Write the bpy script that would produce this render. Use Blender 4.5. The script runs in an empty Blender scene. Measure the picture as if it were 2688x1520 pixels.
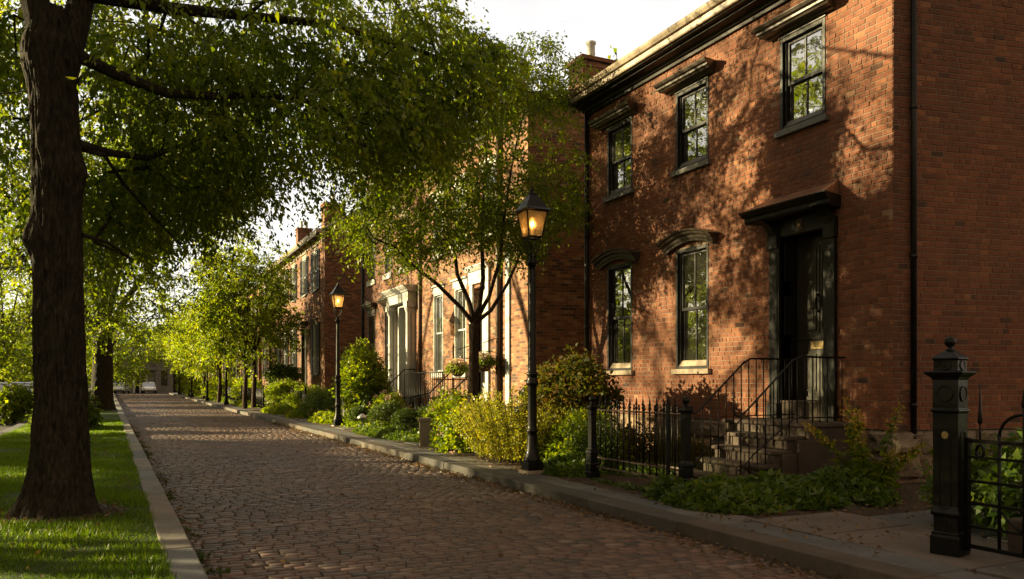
import bpy, bmesh, math, random
import numpy as np
from mathutils import Vector, Matrix, noise
random.seed(7)
RNG = np.random.default_rng(11)
S = bpy.context.scene
COL = S.collection

# ------------------------------------------------------------------ camera geometry
F = 2105.0
TH = math.atan(1014 / F)
CT, ST = math.cos(TH), math.sin(TH)
EYE = 1.27
HZ = 1003.0
def ray(px, py):
    t = (px - 1344) / F
    return (t * CT + ST, -t * ST + CT, (HZ - py) / F)
def on_z(px, py, z):
    d = ray(px, py); k = (z - EYE) / d[2]
    return (d[0] * k, d[1] * k, z)
def at_depth(px, py, zc):
    d = ray(px, py)
    return (d[0] * zc, d[1] * zc, EYE + d[2] * zc)
def to_px(x, y, z):
    u = x * CT - y * ST; zc = x * ST + y * CT
    return 1344 + F * u / zc, HZ - F * (z - EYE) / zc

# levels
GZ = -0.08          # kerb top, walk, lawn
RZ = -0.21          # road
FX = 8.81           # the house fronts
G2 = (math.sin(math.radians(101.4)), math.cos(math.radians(101.4)))   # direction of the side walls

# sun
S_AZ = math.radians(58); S_EL = math.radians(13.5)
SUN = Vector((-math.sin(S_AZ) * math.cos(S_EL), math.cos(S_AZ) * math.cos(S_EL), math.sin(S_EL)))

# ------------------------------------------------------------------ objects
def tag(o, label=None, cat=None, group=None, kind=None):
    if label: o['label'] = label
    if cat: o['category'] = cat
    if group: o['group'] = group
    if kind: o['kind'] = kind
    return o
def empty(name, loc, label, cat, group=None):
    o = bpy.data.objects.new(name, None); COL.objects.link(o)
    o.location = loc; o.empty_display_size = .2
    return tag(o, label, cat, group)
def children(o):
    return [c for c in bpy.data.objects if c.parent == o]
def copy_tree(o, loc=None, rz=None, scale=None, parent=None):
    c = o.copy(); COL.objects.link(c)
    if parent is not None:
        c.parent = parent
    if loc is not None: c.location = loc
    if rz is not None: c.rotation_euler = (0, 0, rz)
    if scale is not None: c.scale = (scale if isinstance(scale, tuple) else (scale,) * 3)
    for ch in children(o):
        copy_tree(ch, parent=c)
    return c

class MB:
    """collects shapes for ONE mesh"""
    def __init__(s): s.v = []; s.f = []; s.m = []; s.sm = []; s.c = []
    def quad(s, *pts, m=0, sm=False, c=0.5):
        b = len(s.v); s.v += [tuple(p) for p in pts]; s.f.append(tuple(range(b, b + len(pts)))); s.m.append(m); s.sm.append(sm); s.c.append(c)
    def add(s, vs, fs, m=0, sm=False, c=0.5):
        b = len(s.v); s.v += [tuple(p) for p in vs]
        for f in fs:
            s.f.append(tuple(i + b for i in f)); s.m.append(m); s.sm.append(sm); s.c.append(c)
    def box(s, x0, x1, y0, y1, z0, z1, m=0, c=0.5):
        v = [(x0, y0, z0), (x1, y0, z0), (x1, y1, z0), (x0, y1, z0), (x0, y0, z1), (x1, y0, z1), (x1, y1, z1), (x0, y1, z1)]
        s.add(v, [(0, 3, 2, 1), (4, 5, 6, 7), (0, 1, 5, 4), (1, 2, 6, 5), (2, 3, 7, 6), (3, 0, 4, 7)], m, False, c)
    def obox(s, c, size, rz=0, m=0, taper=1.0, col=.5):
        hx, hy, hz = size[0] / 2, size[1] / 2, size[2] / 2
        ca, sa = math.cos(rz), math.sin(rz)
        v = []
        for dz, k in ((-hz, 1), (hz, taper)):
            for dx, dy in ((-hx, -hy), (hx, -hy), (hx, hy), (-hx, hy)):
                dx *= k; dy *= k
                v.append((c[0] + dx * ca - dy * sa, c[1] + dx * sa + dy * ca, c[2] + dz))
        s.add(v, [(0, 3, 2, 1), (4, 5, 6, 7), (0, 1, 5, 4), (1, 2, 6, 5), (2, 3, 7, 6), (3, 0, 4, 7)], m, False, col)
    def tube(s, pts, rad, n=8, m=0, sm=True, cap=True):
        pts = [Vector(p) for p in pts]
        if not isinstance(rad, (list, tuple)): rad = [rad] * len(pts)
        vs = []; fs = []
        for i, p in enumerate(pts):
            a = pts[max(i - 1, 0)]; b = pts[min(i + 1, len(pts) - 1)]
            d = (b - a).normalized()
            ref = Vector((0, 0, 1)) if abs(d.z) < .9 else Vector((1, 0, 0))
            e = d.cross(ref).normalized(); g = d.cross(e)
            for k in range(n):
                t = 2 * math.pi * k / n
                vs.append(p + (e * math.cos(t) + g * math.sin(t)) * rad[i])
        for i in range(len(pts) - 1):
            for k in range(n):
                k2 = (k + 1) % n
                fs.append((i * n + k, i * n + k2, (i + 1) * n + k2, (i + 1) * n + k))
        if cap:
            fs.append(tuple(range(n))); fs.append(tuple((len(pts) - 1) * n + k for k in reversed(range(n))))
        s.add(vs, fs, m, sm)
    def lathe(s, prof, c, n=24, rot=0, m=0, sm=True):
        vs = []; fs = []
        for r, z in prof:
            for k in range(n):
                t = 2 * math.pi * k / n + rot
                vs.append((c[0] + r * math.cos(t), c[1] + r * math.sin(t), c[2] + z))
        L = len(prof)
        for i in range(L - 1):
            for k in range(n):
                k2 = (k + 1) % n
                fs.append((i * n + k, i * n + k2, (i + 1) * n + k2, (i + 1) * n + k))
        fs.append(tuple(reversed(range(n)))); fs.append(tuple((L - 1) * n + k for k in range(n)))
        s.add(vs, fs, m, sm)
    def extr(s, prof, y0, y1, x, z=0, m=0, d0=0, d1=0):
        """profile of (outward, height) run along Y in front of the plane x; outward = -X; d0/d1 slope the ends (return)"""
        n = len(prof)
        vs = [(x - o, y0 - o * d0, z + h) for o, h in prof] + [(x - o, y1 + o * d1, z + h) for o, h in prof]
        fs = [(i, (i + 1) % n, n + (i + 1) % n, n + i) for i in range(n)]
        fs += [tuple(reversed(range(n))), tuple(range(n, 2 * n))]
        s.add(vs, fs, m)
    def sphere(s, c, r, n=16, k=10, m=0, sz=1.0):
        prof = [(max(r * math.sin(math.pi * i / k), 1e-4), -r * sz * math.cos(math.pi * i / k)) for i in range(k + 1)]
        s.lathe(prof, c, n, 0, m, True)
    def build(s, name, mats, parent=None, bevel=0, recalc=True, uv=True, col=False):
        off = Vector((0, 0, 0))
        if parent is not None:
            p = parent
            while p is not None:
                off += Vector(p.location); p = p.parent
        me = bpy.data.meshes.new(name)
        me.from_pydata([(x - off.x, y - off.y, z - off.z) for x, y, z in s.v], [], s.f)
        if not isinstance(mats, (list, tuple)): mats = [mats]
        for m in mats: me.materials.append(m)
        me.polygons.foreach_set('material_index', s.m)
        me.polygons.foreach_set('use_smooth', s.sm)
        if recalc:
            bm = bmesh.new(); bm.from_mesh(me)
            bmesh.ops.recalc_face_normals(bm, faces=bm.faces); bm.to_mesh(me); bm.free()
        if uv:
            uvl = me.uv_layers.new(name='uv')
            dat = np.zeros(len(me.loops) * 2, np.float32)
            V = s.v
            for p in me.polygons:
                n = p.normal
                if abs(n.z) > .75: tx, ty, w = 1, 0, None
                else:
                    l = math.hypot(n.x, n.y) or 1
                    tx, ty = -n.y / l, n.x / l
                    if tx < -1e-3 or (abs(tx) <= 1e-3 and ty < 0): tx, ty = -tx, -ty
                for li in p.loop_indices:
                    q = V[me.loops[li].vertex_index]
                    if abs(n.z) > .75: dat[2 * li] = q[0]; dat[2 * li + 1] = q[1]
                    else: dat[2 * li] = q[0] * tx + q[1] * ty; dat[2 * li + 1] = q[2]
            uvl.data.foreach_set('uv', dat)
        if col:
            at = me.attributes.new('rnd', 'FLOAT', 'FACE')
            at.data.foreach_set('value', np.array(s.c, np.float32))
        o = bpy.data.objects.new(name, me); COL.objects.link(o)
        if parent is not None: o.parent = parent
        if bevel:
            b = o.modifiers.new('b', 'BEVEL'); b.width = bevel; b.segments = 2; b.limit_method = 'ANGLE'; b.angle_limit = math.radians(40)
            b.harden_normals = False
        return o

def np_mesh(name, V, Fq, mat, parent=None, smooth=False, loc=None):
    """fast mesh of equal sized faces: V (n,3), Fq (m,k)"""
    off = np.zeros(3)
    p = parent
    while p is not None:
        off += np.array(p.location); p = p.parent
    if loc is not None: off = off + np.array(loc)
    me = bpy.data.meshes.new(name)
    V = np.asarray(V, np.float32) - off.astype(np.float32)
    k = Fq.shape[1]; m = Fq.shape[0]
    me.vertices.add(len(V)); me.vertices.foreach_set('co', V.ravel())
    me.loops.add(m * k); me.loops.foreach_set('vertex_index', Fq.ravel().astype(np.int32))
    me.polygons.add(m); me.polygons.foreach_set('loop_start', np.arange(0, m * k, k, dtype=np.int32))
    if smooth: me.polygons.foreach_set('use_smooth', np.ones(m, bool))
    me.materials.append(mat)
    me.update(calc_edges=True)
    o = bpy.data.objects.new(name, me); COL.objects.link(o)
    if parent is not None: o.parent = parent
    elif loc is not None: o.location = loc
    return o

# ------------------------------------------------------------------ materials
def new_mat(name):
    m = bpy.data.materials.new(name); m.use_nodes = True
    nt = m.node_tree; nt.nodes.clear()
    out = nt.nodes.new('ShaderNodeOutputMaterial')
    return m, nt, out
def N(nt, t, **kw):
    n = nt.nodes.new(t)
    for k, v in kw.items():
        if k in n.inputs.keys(): n.inputs[k].default_value = v
        else: setattr(n, k, v)
    return n
def L(nt, a, b): nt.links.new(a, b)
def ramp(nt, fac, stops, interp='LINEAR'):
    r = nt.nodes.new('ShaderNodeValToRGB'); r.color_ramp.interpolation = interp
    e = r.color_ramp.elements
    while len(e) > 1: e.remove(e[-1])
    e[0].position = stops[0][0]; e[0].color = (*stops[0][1], 1)
    for p, c in stops[1:]:
        x = e.new(p); x.color = (*c, 1)
    L(nt, fac, r.inputs[0]); return r.outputs[0]
def noise_n(nt, vec, scale, detail=4, rough=.55):
    n = N(nt, 'ShaderNodeTexNoise', Scale=scale, Detail=detail, Roughness=rough)
    if vec is not None: L(nt, vec, n.inputs['Vector'])
    return n.outputs['Fac']
def mix_c(nt, fac, a, b, blend='MIX'):
    n = nt.nodes.new('ShaderNodeMix'); n.data_type = 'RGBA'; n.blend_type = blend
    for i, x in ((0, fac), (6, a), (7, b)):
        if isinstance(x, (int, float)): n.inputs[i].default_value = x
        elif isinstance(x, tuple): n.inputs[i].default_value = (*x, 1)
        else: L(nt, x, n.inputs[i])
    return n.outputs[2]
def math_n(nt, op, a, b=0.0, clamp=False):
    n = nt.nodes.new('ShaderNodeMath'); n.operation = op; n.use_clamp = clamp
    for i, x in ((0, a), (1, b)):
        if isinstance(x, (int, float)): n.inputs[i].default_value = x
        else: L(nt, x, n.inputs[i])
    return n.outputs[0]
def bsdf(nt, out, col, rough=.7, spec=.5, metal=0, normal=None, coat=0):
    b = nt.nodes.new('ShaderNodeBsdfPrincipled')
    for k, x in (('Base Color', col), ('Roughness', rough), ('Specular IOR Level', spec), ('Metallic', metal), ('Coat Weight', coat)):
        if isinstance(x, tuple): b.inputs[k].default_value = (*x, 1)
        elif isinstance(x, (int, float)): b.inputs[k].default_value = x
        else: L(nt, x, b.inputs[k])
    if normal is not None: L(nt, normal, b.inputs['Normal'])
    if out is not None: L(nt, b.outputs[0], out.inputs[0])
    return b
def bump(nt, h, strength=.5, dist=.01, prev=None):
    b = N(nt, 'ShaderNodeBump', Strength=strength, Distance=dist)
    L(nt, h, b.inputs['Height'])
    if prev is not None: L(nt, prev, b.inputs['Normal'])
    return b.outputs[0]
def pos(nt): return nt.nodes.new('ShaderNodeNewGeometry').outputs['Position']
def objc(nt): return nt.nodes.new('ShaderNodeTexCoord').outputs['Object']
def scaled(nt, v, s):
    m = nt.nodes.new('ShaderNodeMapping'); m.inputs['Scale'].default_value = s; L(nt, v, m.inputs['Vector']); return m.outputs[0]

def mat_plain(name, col, rough=.6, spec=.5, metal=0, var=.25, scale=6, bmp=0, bscale=60, bdist=.004, coat=0, weather=None):
    m, nt, out = new_mat(name)
    p = pos(nt)
    n1 = noise_n(nt, p, scale, 5, .6)
    lo = tuple(c * (1 - var) for c in col); hi = tuple(min(c * (1 + var), 1) for c in col)
    c = ramp(nt, n1, [(.3, lo), (.7, hi)])
    if weather:
        n3 = noise_n(nt, scaled(nt, p, (3, 3, .6)), 2.5, 6, .65)
        c = mix_c(nt, ramp(nt, n3, [(.48, (0, 0, 0)), (.72, (1, 1, 1))]), c, weather)
    r = ramp(nt, noise_n(nt, p, scale * 2.3, 4), [(.3, (rough * .8,) * 3), (.7, (min(rough * 1.2, 1),) * 3)])
    nm = None
    if bmp: nm = bump(nt, noise_n(nt, p, bscale, 4, .6), bmp, bdist)
    bsdf(nt, out, c, r, spec, metal, nm, coat)
    return m

BRICK_RAMP = [(0, (.032, .022, .018)), (.10, (.072, .032, .020)), (.22, (.125, .043, .022)), (.5, (.188, .063, .030)), (.75, (.25, .090, .040)), (.92, (.31, .13, .058)), (1, (.28, .17, .105))]
def brick_tint(nt, p, fac, tint=(1, 1, 1)):
    c = ramp(nt, fac, BRICK_RAMP)
    # mottling inside bricks, and weathering over metres
    n1 = noise_n(nt, p, 28, 5, .7)
    c = mix_c(nt, ramp(nt, n1, [(.35, (.0, .0, .0)), (.75, (.65, .65, .65))]), c, (.10, .04, .022))
    n2 = noise_n(nt, p, .9, 6, .62)
    c = mix_c(nt, ramp(nt, n2, [(.5, (0, 0, 0)), (.78, (.55, .55, .55))]), c, (.075, .038, .024))
    n3 = noise_n(nt, p, 7, 6, .75)
    c = mix_c(nt, ramp(nt, n3, [(.62, (0, 0, 0)), (.80, (.5, .5, .5))]), c, (.42, .30, .22))
    n4 = noise_n(nt, scaled(nt, p, (2.2, 2.2, .28)), 2.0, 5, .6)
    c = mix_c(nt, ramp(nt, n4, [(.52, (0, 0, 0)), (.75, (.5, .5, .5))]), c, (.07, .035, .022))
    if tint != (1, 1, 1): c = mix_c(nt, 1.0, c, tint, 'MULTIPLY')
    return c
def mat_brick_geo():
    m, nt, out = new_mat('brick_laid'); p = pos(nt)
    a = nt.nodes.new('ShaderNodeAttribute'); a.attribute_name = 'rnd'
    c = brick_tint(nt, p, a.outputs['Fac'])
    nm = bump(nt, noise_n(nt, p, 90, 6, .7), .55, .006)
    nm = bump(nt, noise_n(nt, p, 22, 3, .6), .5, .012, nm)
    bsdf(nt, out, c, .82, .3, 0, nm); return m
def mat_brick_uv(name='brick_row', tint=(1, 1, 1), mort=(.22, .17, .125)):
    m, nt, out = new_mat(name); p = pos(nt)
    uv = nt.nodes.new('ShaderNodeUVMap'); uv.uv_map = 'uv'
    b = N(nt, 'ShaderNodeTexBrick', Scale=1.0)
    b.inputs['Brick Width'].default_value = .215; b.inputs['Row Height'].default_value = .074
    b.inputs['Mortar Size'].default_value = .006; b.inputs['Mortar Smooth'].default_value = .2
    b.inputs['Color1'].default_value = (0, 0, 0, 1); b.inputs['Color2'].default_value = (1, 1, 1, 1)
    L(nt, uv.outputs[0], b.inputs['Vector'])
    c = brick_tint(nt, p, b.outputs['Color'], tint)
    c = mix_c(nt, b.outputs['Fac'], c, mort)
    h = math_n(nt, 'SUBTRACT', 1.0, b.outputs['Fac'])
    h = math_n(nt, 'ADD', h, math_n(nt, 'MULTIPLY', noise_n(nt, p, 70, 5, .7), .8))
    h = math_n(nt, 'ADD', h, math_n(nt, 'MULTIPLY', b.outputs['Color'], .35))
    nm = bump(nt, h, .8, .012)
    bsdf(nt, out, c, .85, .3, 0, nm); return m
def mat_leaf(name, cols, trans=.5, tcol=(2.45, 2.2, .6), rough=.42, spec=.4):
    m, nt, out = new_mat(name)
    g = nt.nodes.new('ShaderNodeNewGeometry')
    n = len(cols)
    c = ramp(nt, g.outputs['Random Per Island'], [(i / max(n - 1, 1), x) for i, x in enumerate(cols)])
    big = noise_n(nt, g.outputs['Position'], .9, 3, .6)
    c = mix_c(nt, 1.0, c, ramp(nt, big, [(.3, (.62, .7, .6)), (.7, (1.3, 1.2, 1.1))]), 'MULTIPLY')
    b = bsdf(nt, None, c, rough, spec)
    t = nt.nodes.new('ShaderNodeBsdfTranslucent')
    L(nt, mix_c(nt, 1.0, c, tcol, 'MULTIPLY'), t.inputs[0])
    mx = nt.nodes.new('ShaderNodeMixShader'); mx.inputs[0].default_value = trans
    L(nt, b.outputs[0], mx.inputs[1]); L(nt, t.outputs[0], mx.inputs[2]); L(nt, mx.outputs[0], out.inputs[0])
    return m
def mat_glass(name, dark=(.012, .011, .009), refl=.42, rough=.015, wav=.12):
    m, nt, out = new_mat(name); p = pos(nt)
    nm = bump(nt, noise_n(nt, p, 2.2, 2, .5), wav, .02)
    # old panes over a dark room with a curtain just behind
    cur = N(nt, 'ShaderNodeTexWave', Scale=9.0, Distortion=3.0); cur.bands_direction = 'Y'
    L(nt, p, cur.inputs['Vector'])
    c = mix_c(nt, cur.outputs['Fac'], dark, tuple(x * 3.5 for x in dark))
    d = nt.nodes.new('ShaderNodeBsdfDiffuse'); L(nt, c, d.inputs[0])
    g = N(nt, 'ShaderNodeBsdfGlossy', Roughness=rough); g.inputs['Color'].default_value = (.95, .96, .93, 1)
    L(nt, nm, g.inputs['Normal'])
    mx = nt.nodes.new('ShaderNodeMixShader')
    fr = N(nt, 'ShaderNodeLayerWeight', Blend=.35); 
    k = math_n(nt, 'ADD', math_n(nt, 'MULTIPLY', fr.outputs['Facing'], .35), refl - .12, True)
    L(nt, k, mx.inputs[0]); L(nt, d.outputs[0], mx.inputs[1]); L(nt, g.outputs[0], mx.inputs[2]); L(nt, mx.outputs[0], out.inputs[0])
    return m
def mat_emit(name, col, s):
    m, nt, out = new_mat(name); e = N(nt, 'ShaderNodeEmission', Strength=s); e.inputs[0].default_value = (*col, 1)
    L(nt, e.outputs[0], out.inputs[0]); return m
def mat_lampglass():
    m, nt, out = new_mat('lantern_glass'); p = pos(nt)
    tr = nt.nodes.new('ShaderNodeBsdfTransparent'); tr.inputs[0].default_value = (.95, .85, .65, 1)
    tl = nt.nodes.new('ShaderNodeBsdfTranslucent'); tl.inputs[0].default_value = (.75, .52, .28, 1)
    g = N(nt, 'ShaderNodeBsdfGlossy', Roughness=.08)
    a = nt.nodes.new('ShaderNodeMixShader'); a.inputs[0].default_value = .38
    L(nt, tr.outputs[0], a.inputs[1]); L(nt, tl.outputs[0], a.inputs[2])
    b = nt.nodes.new('ShaderNodeMixShader'); b.inputs[0].default_value = .08
    L(nt, a.outputs[0], b.inputs[1]); L(nt, g.outputs[0], b.inputs[2]); L(nt, b.outputs[0], out.inputs[0]); return m
def mat_bark(name, col):
    m, nt, out = new_mat(name); p = objc(nt)
    v = scaled(nt, p, (1, 1, .27))
    n1 = noise_n(nt, v, 34, 7, .72)
    n2 = noise_n(nt, p, 3, 5, .6)
    c = ramp(nt, n1, [(.36, tuple(x * .22 for x in col)), (.52, col), (.72, tuple(min(1, x * 2.3) for x in col))])
    c = mix_c(nt, ramp(nt, n2, [(.5, (0, 0, 0)), (.75, (.5, .5, .5))]), c, (col[0] * .8, col[1] * 1.05, col[2] * .8))
    nm = bump(nt, n1, 1.0, .05); nm = bump(nt, noise_n(nt, p, 70, 5, .7), .5, .006, nm)
    bsdf(nt, out, c, .9, .2, 0, nm); return m
def mat_cobble():
    m, nt, out = new_mat('road_brick'); p = pos(nt)
    a = nt.nodes.new('ShaderNodeAttribute'); a.attribute_name = 'rnd'
    c = ramp(nt, a.outputs['Fac'], [(0, (.055, .042, .036)), (.2, (.095, .060, .045)), (.5, (.130, .072, .052)), (.8, (.175, .098, .068)), (1, (.21, .145, .11))])
    c = mix_c(nt, ramp(nt, noise_n(nt, p, .55, 7, .7), [(.40, (0, 0, 0)), (.66, (.7, .7, .7))]), c, (.075, .062, .055))
    c = mix_c(nt, ramp(nt, noise_n(nt, p, 30, 5, .7), [(.45, (0, 0, 0)), (.8, (.5, .5, .5))]), c, (.045, .035, .03))
    r = ramp(nt, noise_n(nt, p, 14, 5, .65), [(.3, (.42,) * 3), (.7, (.70,) * 3)])
    nm = bump(nt, noise_n(nt, p, 45, 6, .7), .6, .008)
    nm = bump(nt, noise_n(nt, scaled(nt, p, (1, 2.2, 1)), 14, 3, .6), .4, .010, nm)
    bsdf(nt, out, c, r, .55, 0, nm); return m

def mat_stone(name, a, b, scale=3, bm=.6, bs=18, bd=.02, rough=.8, moss=None, rnd=False):
    m, nt, out = new_mat(name); p = pos(nt)
    c = ramp(nt, noise_n(nt, p, scale, 7, .65), [(.3, a), (.7, b)])
    if rnd:
        at = nt.nodes.new('ShaderNodeAttribute'); at.attribute_name = 'rnd'
        c = mix_c(nt, 1.0, c, ramp(nt, at.outputs['Fac'], [(0, (.62, .62, .66)), (.4, (1, 1, 1)), (.7, (1.15, 1.02, .9)), (1, (1.3, .98, .8))]), 'MULTIPLY')
    c = mix_c(nt, ramp(nt, noise_n(nt, p, 40, 6, .7), [(.45, (0, 0, 0)), (.75, (.45, .45, .45))]), c, tuple(x * .45 for x in a))
    if moss: c = mix_c(nt, ramp(nt, noise_n(nt, p, 1.6, 6, .7), [(.52, (0, 0, 0)), (.72, (.7, .7, .7))]), c, moss)
    nm = bump(nt, noise_n(nt, p, bs, 7, .65), bm, bd)
    bsdf(nt, out, c, rough, .35, 0, nm); return m

M = {}
M['brick_geo'] = mat_brick_geo()
M['mortar'] = mat_stone('mortar', (.15, .105, .072), (.24, .175, .12), 12, .5, 60, .004)
M['brick'] = mat_brick_uv('brick_row')
M['brick_tan'] = mat_brick_uv('brick_row_tan', (1.3, 1.5, 1.5))
M['brick_far'] = mat_brick_uv('brick_row_far', (1.1, 1.05, 1.0))
M['black_paint'] = mat_plain('black_paint', (.006, .0056, .005), .42, .25, 0, .3, 9, .15, 40, .003, 0, (.03, .025, .02))
M['iron'] = mat_plain('black_iron', (.004, .004, .0036), .40, .14, 0, .35, 14, .3, 55, .003, .15, (.012, .010, .008))
M['dark_trim'] = mat_plain('dark_green_black_paint', (.009, .008, .005), .48, .22, 0, .25, 7, .15, 50, .003)
M['door_paint'] = mat_plain('door_olive_paint', (.030, .026, .017), .45, .3, 0, .25, 7, .15, 50, .003)
M['hood'] = mat_plain('bronze_brown_paint', (.042, .032, .023), .36, .4, 0, .25, 6, .12, 40, .003)
M['cornice'] = mat_plain('cornice_brown_paint', (.10, .070, .048), .38, .5, 0, .3, 5, .15, 40, .003)
M['cornice_light'] = mat_plain('cornice_tan_paint', (.24, .18, .125), .40, .5, 0, .2, 5, .1, 40, .003, 0, (.14, .10, .07))
M['gutter'] = mat_plain('gutter_tan_metal', (.30, .24, .175), .42, .5, .1, .2, 4, .1, 30, .003, 0, (.16, .11, .07))
M['sill'] = mat_plain('sill_grey_paint', (.10, .095, .085), .55, .4, 0, .2, 8, .2, 50, .003)
M['sill_stone'] = mat_plain('sill_brown_stone', (.30, .235, .17), .75, .35, 0, .2, 7, .4, 60, .004, 0, (.14, .105, .08))
M['white_paint'] = mat_plain('white_paint', (.40, .405, .39), .5, .45, 0, .08, 5, .1, 40, .002, 0, (.48, .44, .38))
M['grey_blue'] = mat_plain('grey_blue_paint', (.30, .33, .34), .5, .4, 0, .12, 5, .1, 40, .002)
M['brown_wood'] = mat_plain('brown_wood_paint', (.075, .045, .03), .5, .4, 0, .2, 8, .2, 50, .002)
M['brownstone'] = mat_stone('brownstone', (.038, .027, .020), (.085, .060, .043), 2.5, .6, 22, .012, .82, (.055, .05, .028))
M['found'] = mat_stone('rough_foundation_stone', (.13, .10, .072), (.26, .205, .15), 3.0, 1.0, 7, .07, .85, None, True)
M['kerb'] = mat_stone('kerb_stone', (.052, .047, .042), (.105, .096, .084), 2.2, .6, 30, .012, .75, (.06, .055, .04), True)
M['kerb_grey'] = mat_stone('kerb_grey_stone', (.115, .122, .128), (.21, .218, .22), 2.2, .6, 30, .012, .75, (.12, .10, .075), True)
M['flag'] = mat_stone('flagstone', (.072, .080, .088), (.150, .157, .160), 1.7, .55, 14, .015, .7, (.11, .085, .06), True)
M['cobble'] = mat_cobble()
M['joint'] = mat_stone('road_joint_dirt', (.012, .010, .008), (.028, .022, .017), 5, .6, 40, .01)
M['asphalt'] = mat_stone('asphalt', (.05, .048, .046), (.085, .08, .075), 1.4, .5, 80, .006, .8)
M['soil'] = mat_stone('mulch_soil', (.035, .024, .016), (.085, .058, .038), 6, 1.0, 30, .04, .95)
M['ground'] = mat_stone('ground_turf', (.035, .05, .012), (.06, .075, .02), 1.2, .6, 25, .03, .95)
M['lawn'] = mat_stone('lawn_turf', (.035, .07, .005), (.06, .10, .008), 1.5, .8, 90, .03, .95)
M['glass'] = mat_glass('window_glass')
M['glass_dim'] = mat_glass('window_glass_dim', (.02, .018, .015), .30)
M['copper'] = mat_plain('copper_flashing', (.34, .19, .12), .42, .5, .55, .3, 4, .2, 30, .004, 0, (.16, .12, .09))
M['brass'] = mat_plain('old_brass', (.28, .20, .09), .35, .5, .8, .3, 20, .1, 60)
M['slate'] = mat_stone('slate_roof', (.05, .047, .045), (.10, .09, .085), 4, .8, 20, .03)
M['bark'] = mat_bark('dark_bark', (.036, .028, .020))
M['bark2'] = mat_bark('brown_bark', (.055, .034, .022))
M['leaf_dark'] = mat_leaf('leaf_dark', [(.058, .10, .007), (.09, .145, .008), (.125, .18, .010), (.17, .195, .013)], .55)
M['leaf_mid'] = mat_leaf('leaf_mid', [(.06, .10, .006), (.09, .14, .007), (.12, .17, .009), (.17, .19, .012)], .55)
M['leaf_lime'] = mat_leaf('leaf_lime', [(.085, .14, .006), (.115, .17, .007), (.145, .19, .009), (.19, .20, .012)], .6)
M['leaf_gold'] = mat_leaf('leaf_gold', [(.17, .20, .016), (.24, .26, .024), (.31, .31, .04), (.25, .20, .03)], .42)
M['leaf_ivy'] = mat_leaf('leaf_ivy', [(.04, .08, .012), (.06, .11, .016), (.085, .14, .02), (.12, .155, .03)], .35)
M['leaf_box'] = mat_leaf('leaf_box', [(.025, .05, .006), (.04, .075, .008), (.065, .10, .010)], .3)
M['leaf_red'] = mat_leaf('leaf_red', [(.045, .07, .010), (.08, .085, .014), (.13, .075, .025), (.07, .11, .014)], .45, (1.8, 1.5, .5), .6, .15)
M['petal'] = mat_leaf('petal_pink', [(.42, .26, .24), (.55, .40, .34), (.62, .52, .44)], .4, (1, .9, .85))
M['yellow'] = mat_leaf('flower_yellow', [(.35, .24, .02), (.45, .33, .03), (.28, .24, .03)], .4, (1.1, 1, .6))
M['litter'] = mat_leaf('dry_leaves', [(.09, .05, .025), (.16, .09, .045), (.22, .15, .08), (.08, .06, .03)], .15)
M['grass'] = mat_leaf('grass_blades', [(.06, .13, .005), (.085, .17, .006), (.115, .20, .008), (.16, .21, .02)], .5, (1.6, 1.5, .4))
M['lampglass'] = mat_lampglass()
M['flame'] = mat_emit('lamp_flame', (1, .62, .22), 9)
M['flame_core'] = mat_emit('lamp_mantle', (1, .72, .32), 5)
M['car_silver'] = mat_plain('car_silver_paint', (.42, .42, .42), .28, .6, .3, .05, 2, 0, 60, .004, .6)
M['car_white'] = mat_plain('car_white_paint', (.72, .72, .70), .28, .6, 0, .05, 2, 0, 60, .004, .6)
M['car_dark'] = mat_plain('car_dark_paint', (.03, .032, .036), .25, .6, .2, .05, 2, 0, 60, .004, .6)
M['car_glass'] = mat_glass('car_glass', (.01, .011, .012), .3)
M['rubber'] = mat_plain('rubber', (.018, .018, .018), .8, .3)
M['chrome'] = mat_plain('chrome', (.5, .5, .5), .2, .5, .9, .05)
M['lens'] = mat_plain('headlight_lens', (.55, .55, .55), .15, .8)
M['red_lens'] = mat_plain('tail_lens', (.25, .015, .01), .2, .7)
M['terracotta'] = mat_plain('basket_brown', (.07, .042, .028), .8, .3, 0, .3, 20, .5, 60, .006)
M['grey_stone'] = mat_stone('grey_limestone', (.11, .108, .10), (.19, .182, .17), 1.5, .5, 20, .012)
M['bollard'] = mat_stone('bollard_stone', (.20, .165, .135), (.32, .27, .22), 3, .5, 30, .01, .75)
M['clay'] = mat_plain('clay_chimney_pot', (.62, .60, .55), .7, .4, 0, .15, 6, .3, 40, .004)
M['tinsteel'] = mat_plain('galvanised_steel', (.45, .45, .44), .3, .5, .8, .15, 12, .1, 40)
EXPO = 1.90; CLOUD = 3.5; AMB = (.68, .53, .37)
# ------------------------------------------------------------------ the setting
def kerb_left(y): return .52 - .0174 * (y - 5.85)      # road-side edge of the left kerb
KR = 4.83                                              # road-side edge of the right kerb

mb = MB(); mb.quad((-400, -300, -.42), (400, -300, -.42), (400, 700, -.42), (-400, 700, -.42))
tag(mb.build('ground', M['ground']), kind='structure')

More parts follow.
